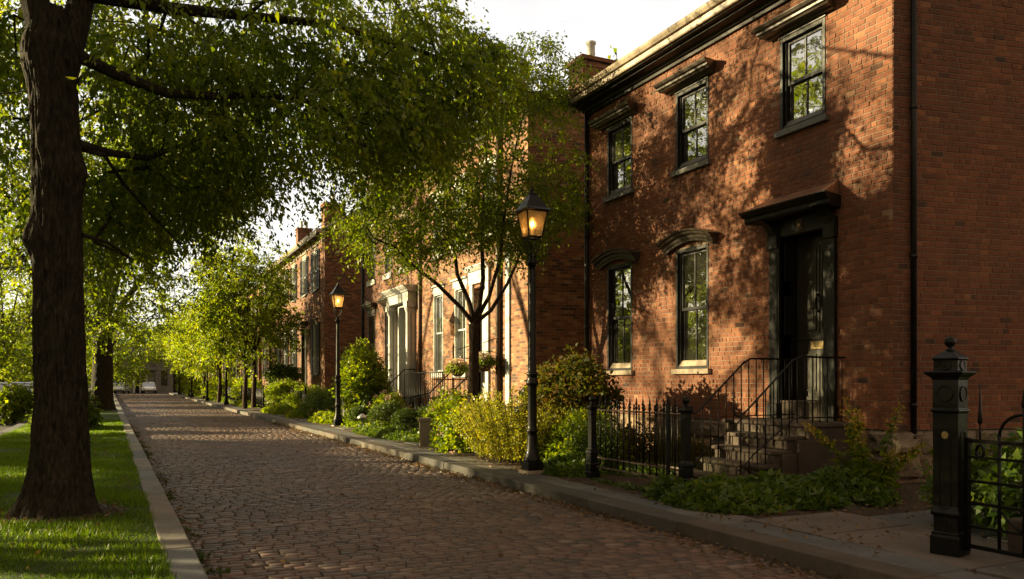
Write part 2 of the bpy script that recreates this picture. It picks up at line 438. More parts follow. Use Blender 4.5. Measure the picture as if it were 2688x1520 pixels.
def build_road():
    rows = np.arange(-5, 112, .104)
    Vs = []; Fs = []; C = []; n = 0
    for r in rows:
        xl = kerb_left(r) + .01; x = xl - random.random() * .18
        while x < KR - .02:
            w = .172 * random.uniform(.8, 1.2)
            x0 = max(x, xl); x1 = min(x + w, KR - .01); x += w
            if x1 - x0 < .04: continue
            g = .0055
            y0 = r + g + random.uniform(-.006, .006); y1 = r + .104 - g + random.uniform(-.006, .006)
            x0 += g; x1 -= g
            # uneven wear: low waves in the bed plus a jolt per sett
            cx = (x0 + x1) / 2; cy = (y0 + y1) / 2
            z = RZ + .008 * noise.noise((cx * .9, cy * .5, 0)) + random.gauss(0, .0022)
            tx = random.gauss(0, .010); ty = random.gauss(0, .013)
            ch = .007
            def hz(px, py): return z + (px - cx) * tx + (py - cy) * ty
            b = [(x0, y0), (x1, y0), (x1, y1), (x0, y1)]
            j = lambda: random.uniform(-.004, .004)
            Vs += [(p + j(), q + j(), RZ - .045) for p, q in b]
            t = [(x0 + ch, y0 + ch), (x1 - ch, y0 + ch), (x1 - ch, y1 - ch), (x0 + ch, y1 - ch)]
            Vs += [(p + j() , q + j(), hz(p, q)) for p, q in t]
            Fs += [(n + 4, n + 5, n + 6, n + 7), (n, n + 1, n + 5, n + 4), (n + 1, n + 2, n + 6, n + 5), (n + 2, n + 3, n + 7, n + 6), (n + 3, n, n + 4, n + 7)]
            edge = min(cx - xl, KR - cx)
            c = min(1, max(0, random.gauss(.5, .27) - (.18 if edge < .35 and random.random() < .7 else 0)))
            C += [c] * 5; n += 8
    o = np_mesh('road', np.array(Vs), np.array(Fs), M['cobble'])
    at = o.data.attributes.new('rnd', 'FLOAT', 'FACE'); at.data.foreach_set('value', np.array(C, np.float32))
    tag(o, kind='structure')
build_road()
mb = MB(); mb.quad((-.75 + .6, -6, RZ - .03), (KR + .1, -6, RZ - .03), (KR + .1, 112, RZ - .03), (-1.6, 112, RZ - .03))
tag(mb.build('road_bed', M['joint']), kind='structure')

def slab(mb, poly, z0, z1, c=.5):
    n = len(poly)
    vs = [(x, y, z0) for x, y in poly] + [(x, y, z1 + random.uniform(-.004, .004)) for x, y in poly]
    mb.add(vs, [tuple(range(n, 2 * n))] + [(i, (i + 1) % n, n + (i + 1) % n, n + i) for i in range(n)], 0, False, c)
# right kerb: long stones with a walk behind
mb = MB(); y = -5.0
while y < 112:
    l = random.uniform(1.5, 2.6); y1 = y + l; g = .006
    jx = random.uniform(-.008, .008)
    slab(mb, [(KR + jx, y + g), (KR + .30, y + g), (KR + .30, y1 - g), (KR + jx + random.uniform(-.006, .006), y1 - g)], -.4, GZ + random.uniform(-.006, .006), random.random())
    y = y1
tag(mb.build('kerb', M['kerb'], bevel=.012, col=True), kind='structure')
mb = MB(); y = -5.0
while y < 112:                                        # the strip of flagstones behind the kerb
    l = random.uniform(.9, 1.9); y1 = y + l; g = .008
    w = .36 + .05 * math.sin(y * 1.7) - (.06 if 5 < y < 10.5 else 0)
    slab(mb, [(KR + .31, y + g), (KR + .31 + w, y + g), (KR + .31 + w + random.uniform(-.03, .03), y1 - g), (KR + .31, y1 - g)], -.3, GZ - .004, random.random())
    y = y1
y = 6.12
while y < 9.9:
    l = random.uniform(.8, 1.3); slab(mb, [(5.23 + .04 * math.sin(y), y), (5.66, y + .01), (5.66 + random.uniform(-.03, .03), y + l - .012), (5.25, y + l - .012)], -.3, GZ - .006, random.random()); y += l
# the wide flagged path at the right, and the cross paths between the beds
y = -5.0
for (x0, x1, ya, yb) in [(5.52, 6.75, -5, 6.1), (6.76, 8.3, -5, 5.75), (8.31, 13, -5, 4.6)]:
    y = ya
    while y < yb - .3:
        l = random.uniform(1.0, 1.7); y1 = min(y + l, yb); g = .019
        slab(mb, [(x0 + g, y + g), (x1 - g, y + g + random.uniform(-.02, .02)), (x1 - g, y1 - g), (x0 + g, y1 - g)], -.3, GZ - .002, random.random())
        y = y1
for (yc, w) in [(23.0, 1.1), (15.2 + 1.4, .8), (28.2, 1.3), (33.6, 1.5)]:
    x = 5.54
    while x < 8.4:
        l = random.uniform(.9, 1.3); g = .008
        slab(mb, [(x + g, yc - w / 2), (min(x + l, 8.6) - g, yc - w / 2), (min(x + l, 8.6) - g, yc + w / 2), (x + g, yc + w / 2)], -.3, GZ + .02, random.random())
        x += l
tag(mb.build('flagstone_walk', M['flag'], bevel=.01, col=True), kind='structure')
# garden beds
mb = MB()
ys = np.arange(-6, 112, .5); xs = [5.12, 5.6, 6.4, 7.4, 8.9, 20]
for i in range(len(ys) - 1):
    for k in range(len(xs) - 1):
        def h(x, y):
            b = GZ - .03 + (.04 if x > 5.3 else -.02) + .05 * min(max((x - 5.6) / 3, 0), 1)
            if y < 6.2: b = min(b, GZ - .05)
            return b + .02 * noise.noise((x * 1.3, y * 1.3, 4))
        a, b_ = ys[i], ys[i + 1]
        mb.quad((xs[k], a, h(xs[k], a)), (xs[k + 1], a, h(xs[k + 1], a)), (xs[k + 1], b_, h(xs[k + 1], b_)), (xs[k], b_, h(xs[k], b_)), sm=True)
tag(mb.build('garden_soil', M['soil']), kind='structure')
# left kerb and lawn
mb = MB(); y = -4.0
while y < 112:
    l = random.uniform(1.2, 2.4); y1 = y + l; g = .005
    a, b = kerb_left(y), kerb_left(y1)
    slab(mb, [(a - .235, y + g), (a + random.uniform(-.006, .006), y + g), (b + random.uniform(-.006, .006), y1 - g), (b - .235, y1 - g)], -.4, GZ + random.uniform(-.005, .005), random.random())
    y = y1
tag(mb.build('kerb', M['kerb_grey'], bevel=.014, col=True), kind='structure')
def lawn_left(y): return -2.75 if y < 19 else -2.75 - .012 * (y - 19)
def lawn_h(x, y): return GZ - .015 + .03 * noise.noise((x * .7, y * .5, 9))
mb = MB(); ys = np.arange(-6, 80, .6)
for i in range(len(ys) - 1):
    a, b = ys[i], ys[i + 1]
    for k in range(5):
        def X(y, k): 
            l, r = lawn_left(y), kerb_left(y) - .235
            return l + (r - l) * k / 5
        q = [(X(a, k), a), (X(a, k + 1), a), (X(b, k + 1), b), (X(b, k), b)]
        mb.quad(*[(x, y, lawn_h(x, y)) for x, y in q], sm=True)
tag(mb.build('lawn', M['lawn']), kind='structure')
mb = MB(); mb.quad((-11.5, -20, -.2), (-2.6, -20, -.2), (-3.5, 200, -.2), (-11.5, 200, -.2)); mb.quad((-60, 112.02, -.204), (60, 112.02, -.204), (60, 117.5, -.204), (-60, 117.5, -.204))
tag(mb.build('asphalt_road', M['asphalt']), kind='structure')
mb = MB(); y = -6
while y < 80:
    slab(mb, [(lawn_left(y) - .28, y + .005), (lawn_left(y), y + .005), (lawn_left(y + 2), y + 1.995), (lawn_left(y + 2) - .28, y + 1.995)], -.4, GZ - .01, random.random()); y += 2
tag(mb.build('kerb', M['kerb_grey'], bevel=.012, col=True), kind='structure')
mb = MB(); mb.quad((-90, -40, -.12), (-11.52, -40, -.12), (-11.52, 200, -.12), (-90, 200, -.12))
tag(mb.build('lawn', M['lawn']), kind='structure')

# ------------------------------------------------------------------ houses
def facade_cells(mb, x, y0, y1, z0, z1, ops, m=0, depth=.16, mrev=0):
    """front wall in the plane X=x (outside towards -X) with openings [(ya,yb,za,zb)] and their reveals"""
    ycut = sorted({y0, y1, *[v for o in ops for v in o[:2]]}); zcut = sorted({z0, z1, *[v for o in ops for v in o[2:4]]})
    for i in range(len(ycut) - 1):
        for k in range(len(zcut) - 1):
            a, b, c, d = ycut[i], ycut[i + 1], zcut[k], zcut[k + 1]
            if any(o[0] <= a + 1e-6 and b <= o[1] + 1e-6 and o[2] <= c + 1e-6 and d <= o[3] + 1e-6 for o in ops): continue
            mb.quad((x, b, c), (x, a, c), (x, a, d), (x, b, d), m=m)
    for (a, b, c, d) in [o[:4] for o in ops]:
        X = x + depth
        mb.quad((x, a, c), (X, a, c), (X, a, d), (x, a, d), m=mrev); mb.quad((x, b, d), (X, b, d), (X, b, c), (x, b, c), m=mrev)
        mb.quad((x, a, d), (X, a, d), (X, b, d), (x, b, d), m=mrev); mb.quad((x, b, c), (X, b, c), (X, a, c), (x, a, c), m=mrev)

def lay_bricks(mb, u0, u1, z0, z1, ops, fn, course=.0735, L_=.168, m=0, soot_dark=None):
    """real bricks standing 7 mm proud of the mortar; fn(u, z, out) -> xyz"""
    j = .0085; nrow = int((z1 - z0) / course)
    course = (z1 - z0) / nrow
    for r in range(nrow):
        za = z0 + r * course; zb = za + course - j
        header = (r % 6 == 5); ln = L_ / 2 if header else L_
        u = u0 - (0 if r % 2 else ln / 2)
        while u < u1 - .01:
            ln *= random.uniform(.86, 1.14); a = max(u, u0); b = min(u + ln - j, u1 - .001); u += ln; ln = L_ * (.5 if header else 1)
            segs = [(a, b)]
            for (oa, ob, oc, od) in [o[:4] for o in ops]:
                if zb > oc + .012 and za < od - .012:
                    ns = []
                    for (p, q) in segs:
                        if q <= oa or p >= ob: ns.append((p, q)); continue
                        if p < oa: ns.append((p, oa))
                        if q > ob: ns.append((ob, q))
                    segs = ns
            for (p, q) in segs:
                if q - p < .02: continue
                out = .007 + random.gauss(0, .0016)
                J = lambda s=.0018: random.uniform(-s, s)
                c = min(1, max(0, random.gauss(.52, .13) + .22 * noise.noise((p * .8, za * 1.1, 7.7)) + .12 * noise.noise((p * 3, za * 4, 1.7))))
                if random.random() < .012: c = random.uniform(0, .2)
                if random.random() < .025: c = random.uniform(.9, 1)
                if soot_dark:
                    c *= soot_dark((p + q) / 2, (za + zb) / 2)
                e = .004
                t = J(.0022)
                vs = [fn(p, za, 0), fn(q, za, 0), fn(q, zb, 0), fn(p, zb, 0),
                      fn(p + e + J(), za + e + J(), out + t), fn(q - e + J(), za + e + J(), out - t), fn(q - e + J(), zb - e + J(), out - t), fn(p + e + J(), zb - e + J(), out + t)]
                mb.add(vs, [(4, 5, 6, 7), (0, 1, 5, 4), (1, 2, 6, 5), (2, 3, 7, 6), (3, 0, 4, 7)], m, False, c)

def window(parent, x, ya, yb, za, zb, frame, sash, sill=None, hood=None, glass='glass', depth=.13, shutter=None, proud=.012, meet=.5, cols=2, top_rows=1, hoodmat=None, sillz=.09, apron=0, name='window'):
    """sash window in the opening; returns the window part with its sub-parts"""
    mb = MB(); t = .055
    X0 = x - proud; X1 = x + depth
    # box frame
    for (a, b, c, d) in [(ya, ya + t, za, zb), (yb - t, yb, za, zb), (ya + t, yb - t, zb - t * 1.2, zb), (ya + t, yb - t, za, za + t * .9)]:
        mb.box(X0, X1, a + .001, b - .001, c + .001, d - .001)
    iy0, iy1, iz0, iz1 = ya + t, yb - t, za + t * .9, zb - t * 1.2
    # recessed inner bead
    for (a, b, c, d) in [(iy0, iy0 + .03, iz0, iz1), (iy1 - .03, iy1, iz0, iz1)]:
        mb.box(x + .03, X1 + .02, a, b, c, d)
    fr = mb.build(name, M[frame], parent, bevel=.004)
    zm = iz0 + (iz1 - iz0) * meet
    mb = MB(); s = .042
    for (c, d, xo) in [(zm - s * .4, iz1, .055), (iz0, zm + s * .4, .085)]:
        xa, xb = x + xo, x + xo + .035
        a, b = iy0 + .03, iy1 - .03
        mb.box(xa, xb, a, a + s, c, d); mb.box(xa, xb, b - s, b, c, d)
        mb.box(xa, xb, a + s, b - s, d - s, d); mb.box(xa, xb, a + s, b - s, c, c + s * 1.2)
        for k in range(1, cols):
            yy = a + s + (b - a - 2 * s) * k / cols
            mb.box(xa + .006, xb - .006, yy - .011, yy + .011, c + s * 1.2, d - s)
    mb.build('sash', M[sash], fr)
    mb = MB()
    for (c, d, xo) in [(zm + s * .55, iz1 - s, .075), (iz0 + s, zm - s * .35, .105)]:
        a, b = iy0 + .03 + s, iy1 - .03 - s
        tl = random.uniform(-.004, .004)
        mb.box(x + xo, x + xo + .004, a - .002, b + .002, c, d)
    mb.build('pane', M[glass], fr, uv=False)
    if sill:
        mb = MB(); mb.box(x - .075, x + depth - .02, ya - .06, yb + .06, za - sillz, za - .002)
        if apron: # sloping sub-sill
            v = [(x - .01, ya + .001, za), (x + .06, ya + .001, za + apron), (x + .10, ya + .001, za + apron), (x + .10, ya + .001, za), (x - .01, yb - .001, za), (x + .06, yb - .001, za + apron), (x + .10, yb - .001, za + apron), (x + .10, yb - .001, za)]
            mb.add(v, [(0, 3, 2, 1), (4, 5, 6, 7), (0, 1, 5, 4), (1, 2, 6, 5), (2, 3, 7, 6), (3, 0, 4, 7)])
        mb.build('sill', M[sill], fr, bevel=.006)
    if hood:
        hood(fr, x, ya, yb, zb, M[hoodmat or frame])
    if shutter:
        for (a, b) in [(ya - .50, ya - .02), (yb + .02, yb + .50)]:
            mb = MB(); xs = x - .055
            for (p, q, c, d) in [(a, a + .05, za, zb), (b - .05, b, za, zb), (a + .05, b - .05, zb - .06, zb), (a + .05, b - .05, za, za + .08), (a + .05, b - .05, (za + zb) / 2 - .04, (za + zb) / 2 + .04)]:
                mb.box(xs, xs + .04, p, q, c, d)
            zz = za + .1
            while zz < zb - .07:
                mb.quad((xs + .005, a + .05, zz), (xs + .005, b - .05, zz), (xs + .035, b - .05, zz + .045), (xs + .035, a + .05, zz + .045)); zz += .05
            mb.build('shutter', M[shutter], fr)
    return fr

HOOD_FLAT = [(0, 0), (.09, 0), (.10, .025), (.20, .03), (.215, .055), (.245, .065), (.25, .10), (.29, .115), (.315, .16), (.30, .175), (0, .20)]
def hood_flat(ov=.27, dz=.03):
    def f(fr, x, ya, yb, zb, mat):
        mb = MB(); mb.extr(HOOD_FLAT, ya - ov + .1, yb + ov - .1, x, zb + dz, d0=.3, d1=.3)
        mb.box(x - .03, x + .05, ya - .02, yb + .02, zb - .005, zb + dz + .01)
        mb.build('hood', mat, fr, bevel=.004)
    return f
def hood_arch(ov=.27, rise=.14):
    P = [(0, 0), (.09, 0), (.10, .04), (.115, .05), (.13, .10), (.165, .11), (.185, .12), (.20, .155), (.24, .165), (.25, .19), (0, .20)]
    def f(fr, x, ya, yb, zb, mat):
        mb = MB(); n = 18; k = len(P)
        c = (ya + yb) / 2; hw = (yb - ya) / 2 + ov * .75
        vs = []; fs = []
        R = (hw * hw + rise * rise) / (2 * rise)
        a0 = math.asin(hw / R)
        for i in range(n + 1):
            a = -a0 + 2 * a0 * i / n
            for o, h in P:
                rr = R + h
                vs.append((x - o, c + rr * math.sin(a), zb - .05 + rr * math.cos(a) - R * math.cos(a0)))
        for i in range(n):
            for q in range(k):
                q2 = (q + 1) % k
                fs.append((i * k + q, i * k + q2, (i + 1) * k + q2, (i + 1) * k + q))
        fs += [tuple(range(k)), tuple(n * k + q for q in reversed(range(k)))]
        mb.add(vs, fs)
        # spandrel fill between the head and the arch
        for i in range(n):
            a = -a0 + 2 * a0 * i / n; b = -a0 + 2 * a0 * (i + 1) / n
            ya_, yb_ = c + R * math.sin(a), c + R * math.sin(b)
            if yb_ < ya or ya_ > yb: continue
            za_, zb_ = zb - .05 + R * (math.cos(a) - math.cos(a0)), zb - .05 + R * (math.cos(b) - math.cos(a0))
            mb.quad((x + .012, max(ya_, ya), zb - .07), (x + .012, min(yb_, yb), zb - .07), (x + .012, min(yb_, yb), zb_ + .02), (x + .012, max(ya_, ya), za_ + .02))
        mb.build('hood', mat, fr)
    return f
def hood_bracket(ov=.2):
    P = [(0, 0), (.10, 0), (.12, .05), (.20, .07), (.22, .12), (.27, .15), (.27, .19), (0, .22)]
    def f(fr, x, ya, yb, zb, mat):
        mb = MB(); mb.extr(P, ya - ov + .08, yb + ov - .08, x, zb + .20, d0=.25, d1=.25)
        mb.box(x - .035, x + .03, ya - .05, yb + .05, zb, zb + .21)
        for yy in (ya - .03, yb - .09):
            m2 = MB(); m2.extr([(0, -.02), (.05, -.04), (.07, .05), (.14, .12), (.15, .20), (0, .20)], yy, yy + .12, x - .003); m2.build('bracket', mat, fr)
        cy = (ya + yb) / 2          # low pediment
        mb.add([(x - .24, ya - ov, zb + .41), (x - .24, yb + ov, zb + .41), (x - .24, cy, zb + .53), (x, ya - ov, zb + .41), (x, yb + ov, zb + .41), (x, cy, zb + .53)], [(0, 1, 2), (0, 2, 5, 3), (1, 4, 5, 2), (3, 5, 4), (0, 3, 4, 1)])
        mb.build('hood', mat, fr, bevel=.004)
    return f
def hood_flatarch():
    def f(fr, x, ya, yb, zb, mat):
        mb = MB(); mb.box(x - .03, x + .02, ya - .10, yb + .10, zb + .001, zb + .20); mb.box(x - .10, x + .02, ya - .14, yb + .14, zb + .2, zb + .25)
        mb.build('lintel', mat, fr, bevel=.004)
    return f

def downpipe(parent, x, y, z0, z1, r=.045, mat='black_paint', name='downpipe'):
    mb = MB(); mb.tube([(x, y, z0), (x, y, z1)], r, 12)
    z = z0 + .4
    while z < z1:
        mb.tube([(x, y, z), (x, y, z + .05)], r * 1.25, 12); z += 1.9
    return mb.build(name, M[mat], parent)

def side(y, s):   # a point on a side wall running back from the front corner at y
    return (FX + G2[0] * s, y + G2[1] * s)

# ---------------- the near brick house
H1a, H1b = 7.10, 14.57
FB = .66            # top of the stone foundation
WT = 6.98
def near_house():
    h = empty('brick_house', (FX, (H1a + H1b) / 2, 0), 'nearest red brick house with black window trim, heavy cornice and recessed black front door', 'house')
    wins = [(12.93, 13.82, 1.50, 3.60), (10.68, 11.57, 1.50, 3.60), (12.93, 13.82, 5.0, 6.38), (10.68, 11.57, 5.0, 6.38), (8.19, 9.05, 5.0, 6.38)]
    door_op = (8.16, 9.02, .70, 3.42)
    ops = wins + [door_op]
    mb = MB()
    facade_cells(mb, FX, H1a, H1b, FB, WT, ops, m=1, depth=.17, mrev=0)
    soots = [(w[0], w[1], w[2]) for w in wins]
    def soot_dark(u, z):
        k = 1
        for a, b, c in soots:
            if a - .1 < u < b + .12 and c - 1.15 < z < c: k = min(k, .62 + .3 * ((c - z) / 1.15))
        return k
    lay_bricks(mb, H1a, H1b, FB, WT, ops, lambda u, z, o: (FX - o, u, z), soot_dark=soot_dark)
    # side wall
    n = (G2[1], -G2[0])
    D = 8.0
    def gf(u, z, o): p = side(H1a, u); return (p[0] + n[0] * o, p[1] + n[1] * o, z)
    mb.quad(gf(0, FB, 0), gf(D, FB, 0), gf(D, 9.2, 0), gf(0, WT + .3, 0), m=1)
    lay_bricks(mb, .0, D, FB, WT + .3, [], gf, soot_dark=lambda u, z: (.5 if u < .2 else 1.0) * (.85 + .3 * noise.noise((u, z, 3))))  # first bricks beside the front corner darker, the rest varied at random
    q = side(H1b, D); r = side(H1b, 0)
    mb.quad((r[0], r[1], FB), (q[0], q[1], FB), (q[0], q[1], 7.5), (r[0], r[1], WT + .2), m=2)
    p = side(H1a, D); mb.quad((p[0], p[1], FB), (q[0], q[1], FB), (q[0], q[1], 9.2), (p[0], p[1], 9.2), m=2)
    mb.build('wall', [M['brick_geo'], M['mortar'], M['brick']], h, col=True, recalc=False)
    # foundation of rock-faced blocks
    mb = MB()
    def blocks(fn, u0, u1):
        for r, (za, zb) in enumerate([(-.3, .02), (.02, .335), (.335, FB)]):
            u = u0 - random.random() * .4
            while u < u1:
                w = random.uniform(.5, .95); a, b = max(u, u0), min(u + w, u1); u += w
                if b - a < .08: continue
                nx, nz = 9, 6
                ph = random.random() * 50; vs = []; fs = []
                for i in range(nx + 1):
                    for k in range(nz + 1):
                        s, t = i / nx, k / nz
                        ed = min(s * (b - a), (1 - s) * (b - a), t * (zb - za), (1 - t) * (zb - za))
                        o = .035 + min(ed / .05, 1) * (.045 + .085 * (noise.fractal((s * (b - a) * 5 + ph, t * 1.7, ph), 1.0, 2.0, 4) + .3))
                        if ed < .008: o = .015
                        vs.append(fn(a + .006 + (b - a - .012) * s, za + .006 + (zb - za - .012) * t, max(o, .01)))
                for i in range(nx):
                    for k in range(nz):
                        q = i * (nz + 1) + k
                        fs.append((q, q + nz + 1, q + nz + 2, q + 1))
                mb.add(vs, fs, 0, False, random.random())
    blocks(lambda u, z, o: (FX - o, u, z), H1a, H1b)
    blocks(gf, -.03, 6)
    mb.quad((FX - .01, H1a, -.4), (FX - .01, H1b, -.4), (FX - .01, H1b, FB), (FX - .01, H1a, FB), m=1)
    a, b = gf(0, -.4, .01), gf(D, -.4, .01); mb.quad(a, b, (b[0], b[1], FB), (a[0], a[1], FB), m=1)
    mb.quad(gf(-.03, FB, .07), gf(D, FB, .07), gf(D, FB + .003, -.02), gf(-.03, FB + .003, -.02), m=1)
    mb.quad((FX - .07, H1a - .05, FB), (FX - .07, H1b, FB), (FX + .02, H1b, FB + .003), (FX + .02, H1a - .05, FB + .003), m=1)
    mb.build('foundation', [M['found'], M['mortar']], h, col=True)
    # windows
    for i, (a, b, c, d) in enumerate(wins):
        low = c < 3
        window(h, FX, a, b, c, d, 'black_paint', 'black_paint', sill='sill_stone' if low else 'sill', hood=hood_arch() if low else hood_flat(), hoodmat='hood', apron=.15 if low else .14, depth=.15, meet=.5)
    # cornice
    mb = MB()
    mb.extr([(0, 0), (.06, 0), (.07, .05), (.12, .06), (.14, .10), (.30, .115), (.30, .145), (.40, .15), (.41, .17), (0, .20)], H1a - .05, H1b + .05, FX, WT - .10)
    cor = mb.build('cornice', M['dark_trim'], h, bevel=.004)
    mb = MB(); mb.extr([(.36, 0), (.45, 0), (.46, .02), (.465, .10), (.445, .11), (.40, .12)], H1a - .06, H1b + .06, FX, WT + .075)
    mb.build('fascia', M['cornice_light'], cor, bevel=.004)
    mb = MB(); mb.extr([(.40, 0), (.49, .005), (.52, .06), (.535, .10), (.52, .105), (.50, .075), (.44, .03)], H1a - .07, H1b + .07, FX, WT + .195)
    mb.build('gutter', M['gutter'], cor, bevel=.003)
    mb = MB(); a = side(H1a, D / 2); b = side(H1b, D / 2)
    mb.quad((FX - .45, H1a - .06, WT + .24), (FX - .45, H1b + .06, WT + .24), (b[0], b[1], 7.95), (a[0], a[1], 7.95))
    mb.quad((a[0], a[1], 7.95), (b[0], b[1], 7.95), (side(H1b, D)[0], side(H1b, D)[1], 7.5), (side(H1a, D)[0], side(H1a, D)[1], 7.5))
    mb.build('roof', M['slate'], h)
    # pipes
    p = side(H1a, .26); downpipe(h, p[0] + n[0] * .06, p[1] + n[1] * .06, .55, 9, .037)
    downpipe(h, FX - .07, H1b - .05, .1, WT, .05)
    # door case
    mb = MB(); ya, yb = 7.98, 9.22
    for (a, b) in [(ya, ya + .17), (yb - .17, yb)]:
        mb.box(FX - .07, FX + .02, a, b, .95, 3.40); mb.box(FX - .10, FX + .02, a - .02, b + .02, .72, .95)
        mb.box(FX - .095, FX + .02, a - .015, b + .015, 3.26, 3.55)
        mb.extr([(0, -.16), (.06, -.20), (.10, -.10), (.22, -.02), (.34, 0), (0, 0)], a + .02, b - .02, FX - .05, 3.66)
    mb.box(FX - .05, FX + .02, ya + .17, yb - .17, 3.42, 3.66)
    mb.box(FX - .062, FX + .0, ya + .17, ya + .20, .75, 3.42); mb.box(FX - .062, FX, yb - .20, yb - .17, .75, 3.42)
    # deep recess
    X1 = FX + .30; a, b = door_op[0], door_op[1]
    mb.quad((FX - .02, a, .7), (X1, a, .7), (X1, a, 3.42), (FX - .02, a, 3.42)); mb.quad((FX - .02, b, .7), (X1, b, .7), (X1, b, 3.42), (FX - .02, b, 3.42))
    mb.quad((FX - .02, a, 3.42), (X1, a, 3.42), (X1, b, 3.42), (FX - .02, b, 3.42))
    for zz in (1.35, 2.3, 3.1): mb.box(FX + .03, X1 - .04, b - .018, b - .004, zz - .33, zz + .25)
    dc = mb.build('door_case', M['dark_trim'], h, bevel=.006)
    mb = MB()
    mb.extr([(0, 0), (.30, 0), (.33, .03), (.33, .085), (.36, .095), (.40, .14), (.43, .155), (.43, .175), (0, .175)], 7.92, 9.38, FX, 3.655, d0=.25, d1=.25)
    can = mb.build('canopy', M['dark_trim'], dc, bevel=.004)
    mb = MB(); Z = 3.835
    mb.quad((FX - .40, 7.86, Z), (FX - .40, 9.44, Z), (FX - .01, 9.30, Z + .20), (FX - .01, 7.96, Z + .20))
    mb.quad((FX - .40, 7.86, Z), (FX - .01, 7.96, Z + .20), (FX - .01, 7.96, Z))
    mb.quad((FX - .40, 9.44, Z), (FX - .01, 9.30, Z), (FX - .01, 9.30, Z + .20))
    mb.build('flashing', M['copper'], dc)
    mb = MB(); mb.box(FX - .03, X1 + .05, a + .002, b - .002, .70, .965); mb.box(FX - .045, X1 + .05, a + .004, b - .004, .965, 1.0)
    mb.build('threshold', M['brownstone'], dc, bevel=.008)
    mb = MB(); mb.lathe([(.001, 0), (.035, .002), (.04, .012), (.032, .018), (.001, .02)], (0, 0, 0), 12)
    # house-number plate: a small shield-shaped cast plate
    mb = MB(); yc = 8.62; xx = FX - .058
    mb.box(xx - .006, xx + .01, yc - .055, yc + .055, 3.46, 3.63)
    pl = mb.build('plaque', M['brown_wood'], dc, bevel=.004)
    mb = MB(); mb.lathe([(.012, 0), (.02, .01), (.028, .04), (.028, .07), (.018, .09), (.01, .105), (.002, .115)], (xx - .008, yc - .005, 3.485), 10)
    mb.build('emblem', M['brass'], pl)
    # door leaf
    mb = MB(); X = X1
    mb.box(X, X + .05, a + .004, b - .004, 1.0, 3.418)
    door = mb.build('door', M['door_paint'], h, bevel=.003)
    mb = MB(); w = b - a
    def panel(y0, y1, z0, z1):
        t = .022
        for (p, q, c, d) in [(y0, y0 + t, z0, z1), (y1 - t, y1, z0, z1), (y0 + t, y1 - t, z0, z0 + t), (y0 + t, y1 - t, z1 - t, z1)]:
            mb.box(X - .016, X, p, q, c, d)
        mb.box(X - .008, X, y0 + .05, y1 - .05, z0 + .05, z1 - .05)
    for (p, q) in [(a + .09, a + w / 2 - .05), (a + w / 2 + .05, b - .09)]:
        panel(p, q, 2.02, 3.22); panel(p, q, 1.14, 1.68)
    mb.box(X - .02, X, a + .02, b - .02, 1.90, 1.935); mb.box(X - .02, X, a + .02, b - .02, 1.005, 1.06)
    mb.box(X - .014, X, a + w / 2 - .014, a + w / 2 + .014, 2.0, 3.3)
    mb.build('door_panel', M['door_paint'], door, bevel=.003)
    mb = MB(); mb.box(X - .012, X, a + w / 2 - .15, a + w / 2 + .15, 1.755, 1.865); mb.box(X - .018, X - .012, a + w / 2 - .11, a + w / 2 + .11, 1.785, 1.835)
    mb.build('letter_slot', M['brass'], door, bevel=.003)
    mb = MB(); cy = a + w / 2 + .0; zc = 2.42
    mb.tube([(X - .025, cy + .05 * math.sin(t), zc + .115 * math.cos(t)) for t in np.linspace(.3, 2 * math.pi - .3, 22)], .011, 8)
    mb.sphere((X - .03, cy, zc + .12), .026, 10, 6); mb.sphere((X - .03, cy, zc - .115), .02, 10, 6)
    mb.build('door_knocker', M['iron'], door)
    # globe lamp under the cornice
    mb = MB(); g = at_depth(1856, 90, 13.35)
    mb.sphere(g, .085, 20, 12); mb.tube([(g[0], g[1], g[2] + .06), (g[0], g[1], WT + .02)], .028, 10)
    mb.build('globe_light', mat_plain('dark_mirror_globe', (.16, .16, .16), .12, .6, .85, .05), h)
    mb = MB(); p = gf(1.75, .22, .06); mb.obox(p, (.16, .12, .16), -.2); mb.tube([p, (p[0] + .02, p[1] - .1, .1), (p[0] + .05, p[1] - .09, 0)], .012, 6)
    mb.build('meter_box', M['iron'], h)
    return h
near_house()

